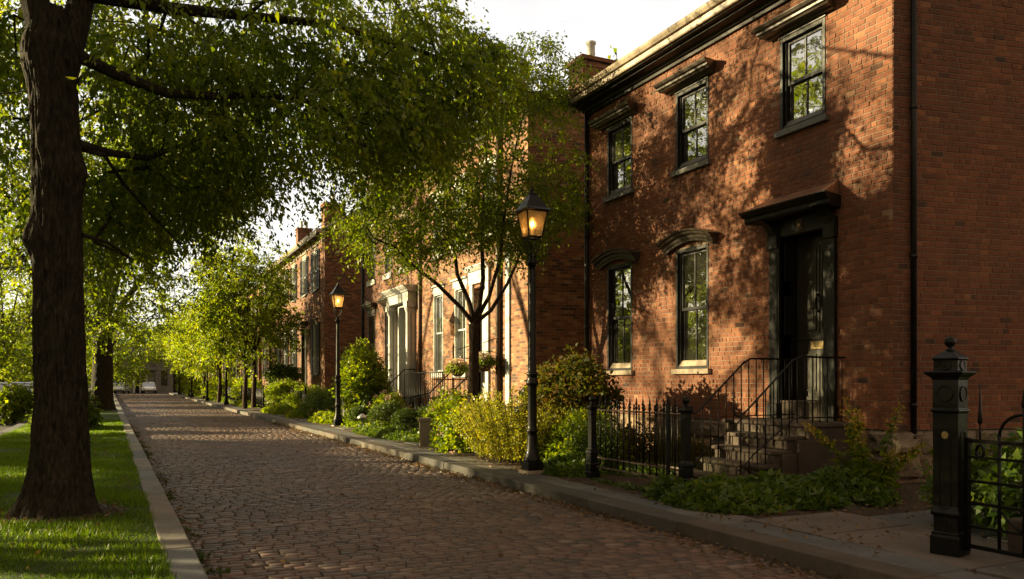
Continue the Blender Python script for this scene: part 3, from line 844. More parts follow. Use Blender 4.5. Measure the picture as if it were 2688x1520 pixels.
# ---------------- other houses
def gable_house(name, label, ya, yb, zb, ze, ridge, D, brickm, ops, trim, base='brownstone', group=None, cornice_h=.28, ov=.32, rake='white_paint', found=True):
    h = empty(name, (FX, (ya + yb) / 2, 0), label, 'house', group)
    mb = MB(); facade_cells(mb, FX, ya, yb, zb, ze, ops, depth=.15)
    for y in (ya, yb):
        p0, p1, pm = side(y, 0), side(y, D), side(y, D / 2)
        mb.quad((*p0, zb), (*p1, zb), (*p1, ze), (*pm, ridge), (*p0, ze))
    p0, p1 = side(ya, D), side(yb, D); mb.quad((*p0, zb), (*p1, zb), (*p1, ze), (*p0, ze))
    mb.build('wall', M[brickm], h, recalc=False)
    mb = MB()
    mb.box(FX - .06, FX + .2, ya - .03, yb + .0, -.4, zb)
    a, b = side(ya, 0), side(ya, D)
    mb.quad((a[0], a[1] - .05, -.4), (b[0], b[1] - .05, -.4), (b[0], b[1] - .05, zb), (a[0], a[1] - .05, zb))
    mb.build('foundation', M[base], h)
    mb = MB(); k = cornice_h
    mb.extr([(0, 0), (.05, 0), (.07, k * .35), (.12, k * .4), (.14, k * .6), (ov - .04, k * .68), (ov, k), (ov - .02, k * 1.08), (0, k * 1.1)], ya - .12, yb + .12, FX, ze - k)
    cor = mb.build('cornice', M[trim], h, bevel=.004)
    mb = MB(); th = .08
    def sl(s, z): return [side(ya - .15, s), side(yb + .15, s)], z
    for (s0, z0, s1, z1) in [(-ov - .02, ze - .02 - (ridge - ze) / (D / 2) * (ov), D / 2, ridge + .02), (D + .2, ze - .1, D / 2, ridge + .02)]:
        a0, a1 = side(ya - .15, s0), side(yb + .15, s0); b0, b1 = side(ya - .15, s1), side(yb + .15, s1)
        z0 += .08; z1 += .08
        mb.quad((*a0, z0), (*a1, z0), (*b1, z1), (*b0, z1)); mb.quad((*a0, z0 - th), (*a1, z0 - th), (*b1, z1 - th), (*b0, z1 - th))
        mb.quad((*a0, z0), (*a0, z0 - th), (*b0, z1 - th), (*b0, z1)); mb.quad((*a0, z0), (*a1, z0), (*a1, z0 - th), (*a0, z0 - th))
    mb.build('roof', M['slate'], h)
    if rake:
        mb = MB()
        for (s0, z0, s1, z1) in [(-ov, ze - .16, D / 2, ridge - .02), (D + .15, ze - .2, D / 2, ridge - .02)]:
            for (dy, hgt, up) in [(-.09, .22, 0), (-.13, .10, .16)]:
                a0, b0 = side(ya + dy, s0), side(ya + dy, s1); a1, b1 = side(ya - .005, s0), side(ya - .005, s1)
                z0_, z1_ = z0 + up, z1 + up
                mb.add([(*a0, z0_ - hgt + .12), (*b0, z1_ - hgt + .12), (*b0, z1_ + .06), (*a0, z0_ + .06), (*a1, z0_ - hgt + .12), (*b1, z1_ - hgt + .12), (*b1, z1_ + .06), (*a1, z0_ + .06)],
                       [(0, 1, 2, 3), (4, 7, 6, 5), (0, 4, 5, 1), (3, 2, 6, 7), (0, 3, 7, 4)])
        mb.build('rake_board', M[rake], h)
    return h

def chimney(h, y, s, z0, z1, w=.6, d=.75, pots=1, mat='brick_tan', potmat='clay'):
    c = side(y, s); mb = MB()
    mb.obox((c[0], c[1], (z0 + z1) / 2), (d, w, z1 - z0), 0); mb.obox((c[0], c[1], z1 + .05), (d + .12, w + .12, .10)); mb.obox((c[0], c[1], z1 - .12), (d + .06, w + .06, .07))
    ch = mb.build('chimney', M[mat], h)
    mb = MB()
    for k in range(pots):
        mb.lathe([(.13, 0), (.12, .08), (.105, .12), (.105, .45), (.13, .47), (.13, .52), (.10, .53)], (c[0] + (k - (pots - 1) / 2) * .35, c[1], z1 + .1), 14)
    mb.build('chimney_pot', M[potmat], ch)

def door_white(h, ya, yb, z0, z1, leaf_ya, leaf_yb, zt):
    """white painted classical door case with a dark door"""
    mb = MB()
    for (a, b) in [(ya, ya + .34), (yb - .34, yb)]:
        mb.box(FX - .16, FX + .02, a, b, z0, z0 + .35); mb.box(FX - .13, FX + .02, a + .03, b - .03, z0 + .35, zt - .2)
        mb.lathe([(.125, 0), (.125, .06), (.10, .1), (.095, zt - z0 - .75), (.11, zt - z0 - .70), (.14, zt - z0 - .62), (.14, zt - z0 - .55)], (FX - .20, (a + b) / 2, z0 + .35), 16)
        mb.box(FX - .34, FX + .02, a - .02, b + .02, zt - .2, zt)
    mb.box(FX - .30, FX + .02, ya - .02, yb + .02, zt, zt + .32)
    mb.extr([(0, 0), (.34, 0), (.38, .06), (.42, .08), (.50, .16), (.50, .19), (0, .24)], ya - .08, yb + .08, FX, zt + .32, d0=.2, d1=.2)
    # jambs of the recess
    X = FX + .45
    mb.box(FX - .06, X, leaf_ya - .12, leaf_ya, z0, zt); mb.box(FX - .06, X, leaf_yb, leaf_yb + .12, z0, zt); mb.box(FX - .06, X, leaf_ya, leaf_yb, zt - .10, zt)
    dc = mb.build('door_case', M['white_paint'], h, bevel=.006)
    mb = MB(); mb.box(X - .02, X + .04, leaf_ya, leaf_yb, z0, zt - .1)
    for (p, q) in [(leaf_ya + .09, (leaf_ya + leaf_yb) / 2 - .05), ((leaf_ya + leaf_yb) / 2 + .05, leaf_yb - .09)]:
        for (c, d) in [(z0 + .2, z0 + .8), (z0 + 1.0, zt - .3)]:
            mb.box(X - .035, X - .02, p, q, c, d)
    mb.build('door', M['black_paint'], h, bevel=.004)
    return dc

# house with white windows (right half of the sunlit pair)
def house_white():
    W1 = [(23.16, 24.0), (21.29, 22.2)]
    lows = [(a, b, 1.55, 4.05) for a, b in W1]; ups = [(a, b, 5.25, 7.0) for a, b in W1 + [(19.2, 20.1)]]
    ops = lows + ups + [(19.85, 20.75, .75, 3.9)]
    h = gable_house('brick_house', 'sunlit tan brick house with white window frames just beyond the nearest house', 17.4, 25.24, .55, 8.2, 8.7, 8.5, 'brick_tan', ops, 'dark_trim', 'grey_stone', rake='dark_trim')
    for (a, b, c, d) in lows: window(h, FX, a, b, c, d, 'white_paint', 'grey_blue', sill='white_paint', hood=hood_flatarch(), glass='glass_dim', sillz=.14)
    for (a, b, c, d) in ups: window(h, FX, a, b, c, d, 'white_paint', 'grey_blue', sill='white_paint', hood=hood_flatarch(), glass='glass_dim', sillz=.14)
    mb = MB()
    for (a, b) in [(19.65, 19.85), (20.75, 20.95)]: mb.box(FX - .06, FX + .02, a, b, .75, 4.0)
    mb.box(FX - .08, FX + .02, 19.6, 21.0, 4.0, 4.35); mb.extr([(0, 0), (.12, 0), (.22, .1), (.22, .13), (0, .16)], 19.5, 21.1, FX, 4.35)
    mb.build('door_case', M['white_paint'], h, bevel=.006)
    mb = MB(); mb.box(FX + .2, FX + .25, 19.85, 20.75, .75, 3.9); mb.box(FX + .185, FX + .2, 19.98, 20.25, 1.0, 1.9); mb.box(FX + .185, FX + .2, 20.35, 20.62, 1.0, 1.9); mb.box(FX + .185, FX + .2, 19.98, 20.25, 2.1, 3.6); mb.box(FX + .185, FX + .2, 20.35, 20.62, 2.1, 3.6)
    mb.build('door', M['white_paint'], h, bevel=.004)
    mb = MB(); mb.box(FX - .05, FX + .01, 18.36, 18.6, .7, 4.75); mb.build('pilaster', M['grey_blue'], h, bevel=.006)
    downpipe(h, FX - .08, 18.95, .1, 7.95, .07, 'brown_wood'); downpipe(h, FX - .06, 25.2, .1, 7.95, .05, 'brown_wood')
    chimney(h, 17.9, 1.9, 7.8, 9.3, .7, .9, 1, 'brick')
    return h
house_white()
def house_brown():
    Wl = [(28.45, 29.37), (30.6, 31.6)]
    ops = [(a, b, 1.35, 3.95) for a, b in Wl] + [(a, b, 5.3, 7.1) for a, b in Wl + [(26.5, 27.4)]] + [(26.25, 27.6, .8, 4.0)]
    h = gable_house('brick_house', 'brick house with a white columned doorway and bracketed brown window hoods', 25.26, 32.3, .6, 8.2, 10.6, 8.5, 'brick', ops, 'dark_trim', 'grey_stone', rake='dark_trim')
    for (a, b, c, d) in ops[:2]: window(h, FX, a, b, c, d, 'brown_wood', 'brown_wood', sill='sill', hood=hood_bracket(), hoodmat='hood', glass='glass_dim')
    for (a, b, c, d) in ops[2:5]: window(h, FX, a, b, c, d, 'brown_wood', 'grey_blue', sill='white_paint', hood=hood_flatarch(), hoodmat='sill_stone', glass='glass_dim', sillz=.2)
    door_white(h, 25.75, 28.1, .8, 4.0, 26.4, 27.45, 4.0)
    downpipe(h, FX - .08, 32.2, .1, 7.95, .06)
    chimney(h, 30, 3.0, 8.6, 11.0, .7, .9, 2, 'brick')
    return h
house_brown()
def house_shutter():
    wy = [41.1, 43.9, 47.0, 49.6, 52.2, 55.0, 57.6]
    low = [(y, y + 1.0, 1.65, 4.3) for y in wy if y not in (43.9, 55.0)]; up = [(y, y + 1.0, 6.0, 8.0) for y in wy]
    dr = [(43.9, 45.0, .6, 4.2), (55.0, 56.1, .6, 4.2)]
    h = gable_house('brick_house', 'red brick house with open dark shutters and a white raking gable board', 39.5, 59.6, .5, 8.75, 11.35, 8.6, 'brick', low + up + dr, 'gutter', 'brownstone', rake='white_paint', cornice_h=.45, ov=.45)
    for (a, b, c, d) in low: window(h, FX, a, b, c, d, 'white_paint', 'grey_blue', sill='sill', hood=hood_flatarch(), hoodmat='brownstone', glass='glass_dim', shutter='black_paint')
    for (a, b, c, d) in up: window(h, FX, a, b, c, d, 'white_paint', 'grey_blue', sill='sill', hood=hood_flatarch(), hoodmat='sill_stone', glass='glass_dim', shutter='black_paint')
    for (a, b, c, d) in dr:
        mb = MB(); mb.box(FX + .1, FX + .15, a, b, c, d); mb.build('door', M['black_paint'], h)
        mb = MB(); mb.box(FX - .05, FX + .02, a - .2, a, c, d + .1); mb.box(FX - .05, FX + .02, b, b + .2, c, d + .1)
        mb.extr([(0, 0), (.3, 0), (.4, .15), (.4, .2), (0, .25)], a - .35, b + .35, FX, d + .1); mb.build('door_case', M['hood'], h)
    mb = MB()
    for k in range(16):  # cornice brackets in one run
        y = 39.7 + k * 1.3
        mb.extr([(0, -.35), (.06, -.38), (.12, -.15), (.32, -.05), (.34, .02), (0, .02)], y, y + .14, FX, 8.55)
    mb.build('cornice_bracket', M['gutter'], h)
    # side windows of the gable wall
    n = (G2[1], -G2[0])
    for (z0, z1) in [(2.0, 4.2), (6.1, 8.0)]:
        p = side(39.5, 2.95); mb = MB()
        mb.obox((p[0] + n[0] * .02, p[1] + n[1] * .02, (z0 + z1) / 2), (1.0, .08, z1 - z0), math.atan2(G2[1], G2[0]))
        w = mb.build('side_window', M['grey_blue'], h)
        mb = MB(); mb.obox((p[0] + n[0] * .065, p[1] + n[1] * .065, (z0 + z1) / 2), (.8, .02, z1 - z0 - .2), math.atan2(G2[1], G2[0])); mb.build('pane', M['glass_dim'], w)
        mb = MB(); mb.obox((p[0] + n[0] * .06, p[1] + n[1] * .06, z0 - .1), (1.15, .2, .16), math.atan2(G2[1], G2[0])); mb.obox((p[0] + n[0] * .06, p[1] + n[1] * .06, z1 + .12), (1.25, .22, .2), math.atan2(G2[1], G2[0])); mb.build('sill', M['sill'], w)
    chimney(h, 40.4, 2.9, 9.4, 12.9, .75, 1.1, 1, 'brick_tan', 'clay'); chimney(h, 46.5, 2.0, 9.6, 11.4, .8, 1.2, 1, 'brick_tan', 'clay'); chimney(h, 58, 2.6, 9.6, 12.0, .8, 1.0, 2, 'brick', 'clay')
    return h
house_shutter()
def far_row(y0, y1, label, tint):
    n = int((y1 - y0) / 2.4); ops = []; 
    for k in range(n):
        a = y0 + .7 + k * 2.4
        ops += [(a, a + 1, 1.6, 4.0), (a, a + 1, 5.4, 7.4)]
    h = gable_house('row_house', label, y0, y1, .5, 8.4, 10.8, 8.5, tint, ops, 'gutter', 'brownstone', group='row houses far down the street', rake='white_paint')
    for (a, b, c, d) in ops: window(h, FX, a, b, c, d, 'white_paint', 'white_paint', sill='sill_stone', hood=hood_flatarch(), hoodmat='sill_stone', glass='glass_dim', shutter='black_paint', cols=1)
far_row(61.2, 72.0, 'brick row house next beyond the shuttered house, mostly hidden by the young twin trees', 'brick_far')
far_row(73.0, 86.0, 'brick row house in the middle of the far row, behind the lime green street trees', 'brick_tan')
far_row(87.5, 101.0, 'farthest brick row house on the right, last before the cross street', 'brick_far')
# stone building closing the street
def stone_building():
    c = on_z(355, 1031, -.2); X, Y = 1.5, 121.0
    h = empty('stone_building', (X, Y, -.2), 'grey stone building with a white framed double door closing the far end of the street', 'building')
    mb = MB(); mb.box(X - 9, X + 4.5, Y + .6, Y + 9, -.3, 4.4); mb.box(X + 2.2, X + 4.4, Y - .2, Y + .6, -.3, 4.0); mb.box(X - 1.6, X - .6, Y + .2, Y + .6, -.3, 2.9); mb.box(X + 1.2, X + 2.2, Y + .2, Y + .6, -.3, 2.9)
    mb.box(X - 1.8, X + 4.6, Y - .3, Y + .7, 2.9, 3.4)
    mb.build('wall', M['grey_stone'], h)
    mb = MB(); mb.box(X - .6, X - .35, Y + .1, Y + .5, -.2, 2.45); mb.box(X + .95, X + 1.2, Y + .1, Y + .5, -.2, 2.45); mb.box(X - .6, X + 1.2, Y + .1, Y + .5, 2.45, 2.7); mb.box(X + .2, X + .4, Y + .12, Y + .5, -.2, 2.45)
    mb.build('door_frame', M['white_paint'], h)
    mb = MB(); mb.box(X - .35, X + .2, Y + .35, Y + .4, -.2, 2.45); mb.box(X + .4, X + .95, Y + .35, Y + .4, -.2, 2.45); mb.build('door', M['black_paint'], h)
    mb = MB(); mb.box(X + 2.9, X + 3.7, Y - .23, Y - .2, .8, 3.6); mb.build('window', M['glass_dim'], h)
    mb = MB(); mb.add([(X - 9.3, Y + .3, 4.4), (X + 4.8, Y + .3, 4.4), (X + 4.8, Y + 9.3, 4.4), (X - 9.3, Y + 9.3, 4.4), (X - 6, Y + 4.8, 6.2), (X + 1.5, Y + 4.8, 6.2)], [(0, 1, 5, 4), (1, 2, 5), (2, 3, 4, 5), (3, 0, 4)]); mb.build('roof', M['slate'], h)
    h2 = empty('brick_house', (X - 14, Y + 1, -.2), 'low pinkish brick house left of the grey stone building at the far end', 'house')
    mb = MB(); mb.box(X - 22, X - 9.6, Y + 1, Y + 9, -.3, 6); mb.build('wall', M['brick_tan'], h2)
    mb = MB(); mb.add([(X - 22.4, Y + .6, 6), (X - 9.2, Y + .6, 6), (X - 9.2, Y + 9.4, 6), (X - 22.4, Y + 9.4, 6), (X - 19, Y + 5, 8.5), (X - 12.5, Y + 5, 8.5)], [(0, 1, 5, 4), (1, 2, 5), (2, 3, 4, 5), (3, 0, 4)]); mb.build('roof', M['slate'], h2)
    for k in range(4):
        mb = MB(); mb.box(X - 21 + k * 2.8, X - 19.8 + k * 2.8, Y + .96, Y + 1, 1.2, 3); mb.build('window', M['glass_dim'], h2)
stone_building()
# ------------------------------------------------------------------ stoop, rails, fences, lamps
def stoop():
    t = empty('stoop', (8.0, 8.3, 0), 'brownstone stoop of worn steps climbing to the black front door', 'steps')
    ya, yb = 7.72, 8.78
    lv = [(7.88, .735), (7.60, .57), (7.36, .395), (7.10, .225), (6.78, .06)]
    for i, (x, z) in enumerate(lv):
        mb = MB()
        a = ya - .12 * (i == 0) - .02 * i; b = yb + (.5 if i == 0 else .0) + .05 * i
        x1 = FX - .02 if i == 0 else lv[i - 1][0] + .10
        mb.box(x, x1, a, b, z - .055, z + .012 * 0)
        mb.box(x + .035, x1, a + .03, b - .03, -.3 if i < 1 else z - .5, z - .056)
        o = mb.build('landing' if i == 0 else 'step', M['brownstone'], t, bevel=.018)
    mb = MB(); mb.box(7.75, FX - .03, ya - .1, ya + .12, -.3, .52); mb.box(7.5, 7.76, ya - .06, ya + .12, -.3, .35)
    mb.build('side_wall', M['brownstone'], t, bevel=.02)
stoop()

def stair_rail(y, label, side_end):
    t = empty('stair_railing', (7.4, y, .1), label, 'railing', 'iron railings of the near stoop')
    top = [(FX - .06, y, 1.60), (7.92, y, 1.60), (7.80, y, 1.55), (7.20, y, 1.05), (6.98, y, .87)]
    r = .013
    mb = MB(); mb.tube(top + [(6.9, y, .84), (6.84, y, .86), (6.82, y, .92), (6.86, y, .95), (6.89, y, .92)], r, 8)
    mb.build('handrail', M['iron'], t)
    mb = MB(); mb.tube([(FX - .06, y, .80), (7.86, y, .80), (7.75, y, .75), (7.15, y, .36), (6.95, y, .18), (6.86, y, .16)], .009, 6)
    mb.build('lower_rail', M['iron'], t)
    def topz(x): 
        for a, b in zip(top, top[1:]):
            if b[0] <= x <= a[0]: return b[2] + (a[2] - b[2]) * (x - b[0]) / (a[0] - b[0])
        return .84
    def botz(x): 
        for xs, z in [(7.88, .735), (7.60, .57), (7.36, .395), (7.10, .225), (6.78, .06)]:
            if x >= xs: return z
        return 0
    x = FX - .12
    while x > 6.9:
        mb = MB(); mb.tube([(x, y, botz(x) if abs((x * 100) % 2) < 1.2 else botz(x) + .05), (x, y, topz(x))], .0085, 6)
        mb.build('baluster', M['iron'], t); x -= .135
stair_rail(7.80, 'black iron stoop railing on the near right side, in front of the door', 1)
stair_rail(8.70, 'black iron stoop railing on the far left side, nearer the lower windows', 0)

def fence_post(t, x, y, z0, H=1.16, s=.046, name='post'):
    mb = MB(); q = math.pi / 4; k = 1.414
    P = [(s * 1.75, 0), (s * 1.75, .10), (s * 1.5, .115), (s * 1.5, .22), (s * 1.35, .235), (s * 1.35, .36), (s * 1.55, .375), (s * 1.5, .40), (s * .95, .43), (s * .95, H - .27), (s * 1.0, H - .26), (s * 1.0, H - .20), (s * 1.35, H - .17), (s * 1.4, H - .15), (s * .9, H - .13), (s * .4, H - .11)]
    mb.lathe([(r * k, z) for r, z in P], (x, y, z0), 4, q, 0, False)
    p = mb.build(name, M['iron'], t, bevel=.004)
    mb = MB(); mb.lathe([(.022, H - .12), (.03, H - .10), (.02, H - .085)], (x, y, z0), 12); mb.sphere((x, y, z0 + H - .045), .048, 16, 10)
    mb.build('ball_finial', M['iron'], p)
    mb = MB(); mb.box(x - s * 1.36 - .004, x - s * 1.36 + .004, y - .035, y + .035, z0 + .255, z0 + .345)
    mb.build('plate', M['iron'], p, bevel=.003)
    return p
def picket_panel(t, X, ya, yb, zt, zm, zb, n, tip=.17, name='panel', frame=True):
    mb = MB()
    for z, h in ((zt, .018), (zm, .018), (zb, .022)):
        if z is not None: mb.box(X - .016, X + .016, ya, yb, z - h / 2, z + h / 2)
    p = mb.build(name, M['rail_worn'], t, bevel=.002)
    mb = MB()
    for k in range(n):
        y = ya + (yb - ya) * (k + .5) / n
        mb.tube([(X, y, zb - .01), (X, y, zt + tip * .45)], .0105, 6)
        mb.lathe([(.008, 0), (.019, .012), (.019, .03), (.008, .045), (.017, .06), (.013, .085), (.002, tip * .95)], (X, y, zt + tip * .2), 8)
    mb.build('pickets', M['iron'], p)
    return p
M['rail_worn'] = mat_plain('worn_iron_rail', (.075, .05, .035), .42, .5, .3, .5, 10, .3, 50, .003, 0, (.02, .018, .015))
t = empty('iron_fence', (5.92, 8.6, GZ), 'short black iron garden fence with ball topped posts in front of the near lower windows', 'fence')
fence_post(t, 5.93, 7.60, GZ - .01, 1.19); fence_post(t, 5.88, 9.62, GZ - .01, 1.17)
picket_panel(t, 5.91, 7.93, 9.54, .885, .225, .095, 11, name='gate_panel')
picket_panel(t, 5.915, 7.68, 7.90, .885, .225, .095, 1, name='end_panel')
mb = MB(); mb.box(5.89, 5.925, 7.895, 7.935, .07, 1.02); mb.lathe([(.012, 0), (.022, .02), (.008, .06), (.002, .08)], (5.908, 7.915, 1.02), 8); mb.build('gate_stile', M['iron'], t, bevel=.003)
t = empty('iron_fence', (7.0, 10.5, 0), 'low inner iron fence with plain pickets between the gate and the lower windows', 'fence')
picket_panel(t, 7.0, 8.95, 12.2, .82, None, .06, 24, .1)

def big_gate_post():
    x, y = 5.86, 4.20; z = GZ
    t = empty('gate_post', (x, y, z), 'tall black cast iron gate post with ball finial and round medallions at right', 'post')
    q = math.pi / 4 + math.radians(14); k = 1.414; u = .426 / 332
    def zz(v): return (1395 - v) * u
    s = .094
    P = [(.110, 0), (.110, zz(1293)), (.107, zz(1285)), (.100, zz(1275)), (.104, zz(1262)), (.090, zz(1255)), (.090, zz(1165)), (.104, zz(1155)), (.109, zz(1142)), (.102, zz(1132)), (.097, zz(1125)), (s, zz(1100)), (s, zz(532)), (.104, zz(524)), (.108, zz(518)), (.106, zz(510)), (s + .001, zz(505)), (s + .001, zz(330)), (.102, zz(322)), (.106, zz(314)), (.124, zz(304)), (.143, zz(290)), (.147, zz(282)), (.140, zz(277)), (.090, zz(272)), (.090, zz(208)), (.099, zz(204)), (.101, zz(197)), (.052, zz(160)), (.040, zz(155)), (.028, zz(148))]
    mb = MB(); mb.lathe([(r * k, h) for r, h in P], (x, y, z), 4, q, 0, False)
    p = mb.build('shaft', M['iron'], t, bevel=.005)
    mb = MB(); mb.lathe([(.036, zz(152)), (.034, zz(140)), (.018, zz(134)), (.018, zz(126)), (.03, zz(122)), (.001, zz(120))], (x, y, z), 16); mb.sphere((x, y, z + zz(95)), .043, 20, 12)
    mb.build('ball_finial', M['iron'], t)
    a = math.radians(14)
    for (nx, ny) in [(-math.cos(a), -math.sin(a)), (math.sin(a), -math.cos(a))]:
        tx, ty = -ny, nx
        def ring(c, rz_, ry_, off, rr=.006, m='iron'):
            mb = MB(); pts = []
            for i in range(25):
                w = 2 * math.pi * i / 24
                o = off
                pts.append((x + nx * o + tx * ry_ * math.cos(w), y + ny * o + ty * ry_ * math.cos(w), z + c + rz_ * math.sin(w)))
            mb.tube(pts, rr, 6, cap=False)
            vs = [(px + nx * .001, py + ny * .001, pz) for px, py, pz in pts[:-1]]
            mb.add(vs, [tuple(range(24))])
            mb.build('medallion', M[m], p, recalc=False)
        ring(zz(415), .058, .058, s + .004); ring(zz(240), .035, .045, .092, .005)
        ring(zz(1210), .045, .04, .092, .005)
        mb = MB()  # long sunk panel drawn by a raised bead
        pts = []
        for i in range(13): w = math.pi * i / 12; pts.append((.042 * math.cos(w), zz(680) + .05 * math.sin(w)))
        for i in range(13): w = math.pi + math.pi * i / 12; pts.append((.042 * math.cos(w), zz(1090) + .03 * math.sin(w)))
        pts.append(pts[0]); o = s + .002
        mb.tube([(x + nx * o + tx * c, y + ny * o + ty * c, z + h) for c, h in pts], .005, 6, cap=False); mb.build('panel_bead', M['iron'], p)
    nx, ny = -math.cos(a), -math.sin(a); tx, ty = -ny, nx
    mb = MB(); vs = [(x + nx * (s + .006) + tx * .026 * math.cos(w), y + ny * (s + .006) + ty * .026 * math.cos(w), z + zz(665) + .03 * math.sin(w)) for w in np.linspace(0, 2 * math.pi, 17)[:-1]]
    mb.add(vs, [tuple(range(16))]); mb.build('badge', M['brass'], p, recalc=False)
big_gate_post()
def big_gate():
    X = 5.90; y0, y1 = 4.10, 2.0
    t = empty('iron_gate', (X, 3.2, GZ), 'black wrought iron gate of crossing bars with arched tops beside the tall post', 'gate')
    mb = MB()
    for z, h in ((.815, .028), (.69, .02), (.505, .02), (.335, .024), (.155, .018), (.0, .03)):
        mb.box(X - .014, X + .014, y1, y0, z - h / 2, z + h / 2)
    mb.box(X - .018, X + .018, y0 - .035, y0, -.04, .84)
    mb.build('rails', M['iron'], t, bevel=.002)
    ys = [y0 - .27 - .185 * k for k in range(10)]
    for i, y in enumerate(ys):
        mb = MB(); top = .87 if i % 2 == 0 else 1.13
        mb.tube([(X, y, -.01), (X, y, top)], .0125, 8)
        if i % 2: mb.lathe([(.013, 0), (.02, .02), (.012, .09), (.002, .15)], (X, y, 1.08), 8)
        mb.build('bar', M['iron'], t)
    for i in range(0, 9, 2):
        mb = MB(); a, b = ys[i], ys[i + 2] if i + 2 < len(ys) else ys[i] - .37; r = (a - b) / 2
        mb.tube([(X, (a + b) / 2 + r * math.cos(w), .86 + .17 * math.sin(w)) for w in np.linspace(0, math.pi, 15)], .012, 8); mb.build('arch', M['iron'], t)
        mb = MB()
        for s in (1, -1): mb.tube([(X, (a + b) / 2 + s * r * .95, .30), (X, (a + b) / 2 + s * r * .5, .22), (X, (a + b) / 2 + s * .01, .16)], .009, 6)
        mb.build('brace', M['iron'], t)
    mb = MB(); y = y0 - .12; mb.lathe([(.012, 0), (.018, .02), (.012, .1), (.002, .32)], (X, y, .95), 6); mb.tube([(X, y, .80), (X, y, .96)], .008, 6)
    mb.tube([(X, y + .03 * math.cos(w), .74 + .045 * math.sin(w)) for w in np.linspace(0, 2 * math.pi, 13)], .012, 6); mb.build('spike', M['iron'], t)
    for k in range(3):
        mb = MB(); c = ys[1 + 2 * k] - .09
        mb.tube([(X + .01, c + .09 * math.cos(w) * (1 - w / 9), .60 + .11 * math.sin(w) * (1 - w / 9)) for w in np.linspace(0, 5.5, 22)], .008, 6); mb.build('scroll', M['iron'], t)
big_gate()
mb = MB(); mb.box(6.25, 7.1, 1.9, 4.0, -.25, .20); o = tag(mb.build('stone_block', M['brownstone'], None, bevel=.02), 'dark brown stone block low behind the iron gate bars', 'block')

# street lamps
def make_lamp(loc, label, lit=True, H=4.19):
    x, y, z = loc
    t = empty('street_lamp', loc, label, 'street lamp', 'black lantern street lamps along the right kerb')
    mb = MB(); mb.box(x - .16, x + .16, y - .16, y + .16, z - .1, z + .045); mb.build('stone_pad', M['sill_stone'], t, bevel=.012)
    mb = MB(); mb.box(x - .125, x + .125, y - .125, y + .125, z + .045, z + .175); mb.build('plinth', M['iron'], t, bevel=.01)
    P = [(.135, .175), (.135, .20), (.125, .215), (.118, .235), (.098, .30), (.085, .36), (.078, .44), (.074, .55), (.072, .60), (.088, .615), (.09, .635), (.074, .65), (.070, .70), (.068, 1.28), (.072, 1.30), (.092, 1.315), (.096, 1.345), (.084, 1.37), (.078, 1.40), (.074, 1.44), (.088, 1.455), (.085, 1.49), (.066, 1.51), (.060, 1.56), (.055, 2.6), (.050, 3.02), (.05, 3.05), (.066, 3.06), (.066, 3.10), (.085, 3.115), (.085, 3.135), (.055, 3.15), (.050, 3.22), (.03, 3.24)]
    mb = MB(); mb.lathe(P, (x, y, z), 20); mb.build('pole', M['iron'], t)
    zb, zt = 3.50, 3.88; wb, wt = .108, .168
    for sx in (-1, 1):
        for sy in (-1, 1):
            mb = MB(); mb.tube([(x + sx * .03, y + sy * .03, z + 3.20), (x + sx * .06, y + sy * .06, z + 3.30), (x + sx * .09, y + sy * .09, z + 3.40), (x + sx * wb * .9, y + sy * wb * .9, z + zb)], .010, 6)
            mb.build('arm', M['iron'], t)
    mb = MB()
    def corner(k, zz):
        w = wb + (wt - wb) * (zz - zb) / (zt - zb); return (x + (1, -1, -1, 1)[k] * w, y + (1, 1, -1, -1)[k] * w, z + zz)
    for k in range(4):
        mb.tube([corner(k, zb), corner(k, zt)], .013, 4, sm=False)
        mb.tube([corner(k, zb), corner((k + 1) % 4, zb)], .016, 4, sm=False); mb.tube([corner(k, zt), corner((k + 1) % 4, zt)], .016, 4, sm=False)
    mb.build('lantern_frame', M['iron'], t)
    for k in range(4):
        a, b, c, d = corner(k, zb + .012), corner((k + 1) % 4, zb + .012), corner((k + 1) % 4, zt - .012), corner(k, zt - .012)
        mb = MB(); mb.quad(a, b, c, d); mb.build('lantern_glass', M['lampglass'], t)
    k = 1.414; q = math.pi / 4
    mb = MB(); mb.lathe([(r * k, h) for r, h in [(.222, zt + .0), (.226, zt + .012), (.195, zt + .03), (.178, zt + .05), (.062, zt + .245), (.05, zt + .25)]], (x, y, z), 4, q, 0, False); mb.build('lantern_roof', M['iron'], t, bevel=.004)
    mb = MB(); mb.lathe([(.055, zt + .245), (.065, zt + .26), (.05, zt + .285), (.028, zt + .295), (.034, zt + .32), (.02, zt + .35), (.008, zt + .36), (.012, zt + .375), (.001, zt + .395)], (x, y, z), 14); mb.build('lamp_finial', M['iron'], t)
    if lit:
        mb = MB(); mb.sphere((x, y, z + 3.70), .032, 12, 8, sz=1.5); mb.build('bulb', M['flame'], t)
        mb = MB(); mb.lathe([(.02, 3.52), (.022, 3.60), (.055, 3.66), (.06, 3.70), (.05, 3.76), (.03, 3.80)], (x, y, z), 12); mb.build('mantle', M['lampglass'], t)
    return t
lp = on_z(1384, 1237, GZ)
lamp0 = make_lamp((5.45, 10.62, GZ), 'tallest looking lit black street lamp beside the golden shrub and near the garden fence')
for (X, Y, lab, sc, rz) in [(5.80, 24.2, 'lit black street lamp by the round clipped shrubs in front of the white columned door', 1.03, 0),
                    (5.3, 49.5, 'black street lamp by the railings just beyond the twin young trees', 1, 0),
                    (5.2, 60.5, 'black street lamp second beyond the twin trees, under lime green leaves', 1, 0),
                    (5.1, 74, 'black street lamp third beyond the twin trees, far down the kerb', 1, 0),
                    (5.1, 92, 'farthest black street lamp on the right kerb near the white car', 1, 0)]:
    c = copy_tree(lamp0, (X, Y, GZ), rz, sc); c['label'] = lab

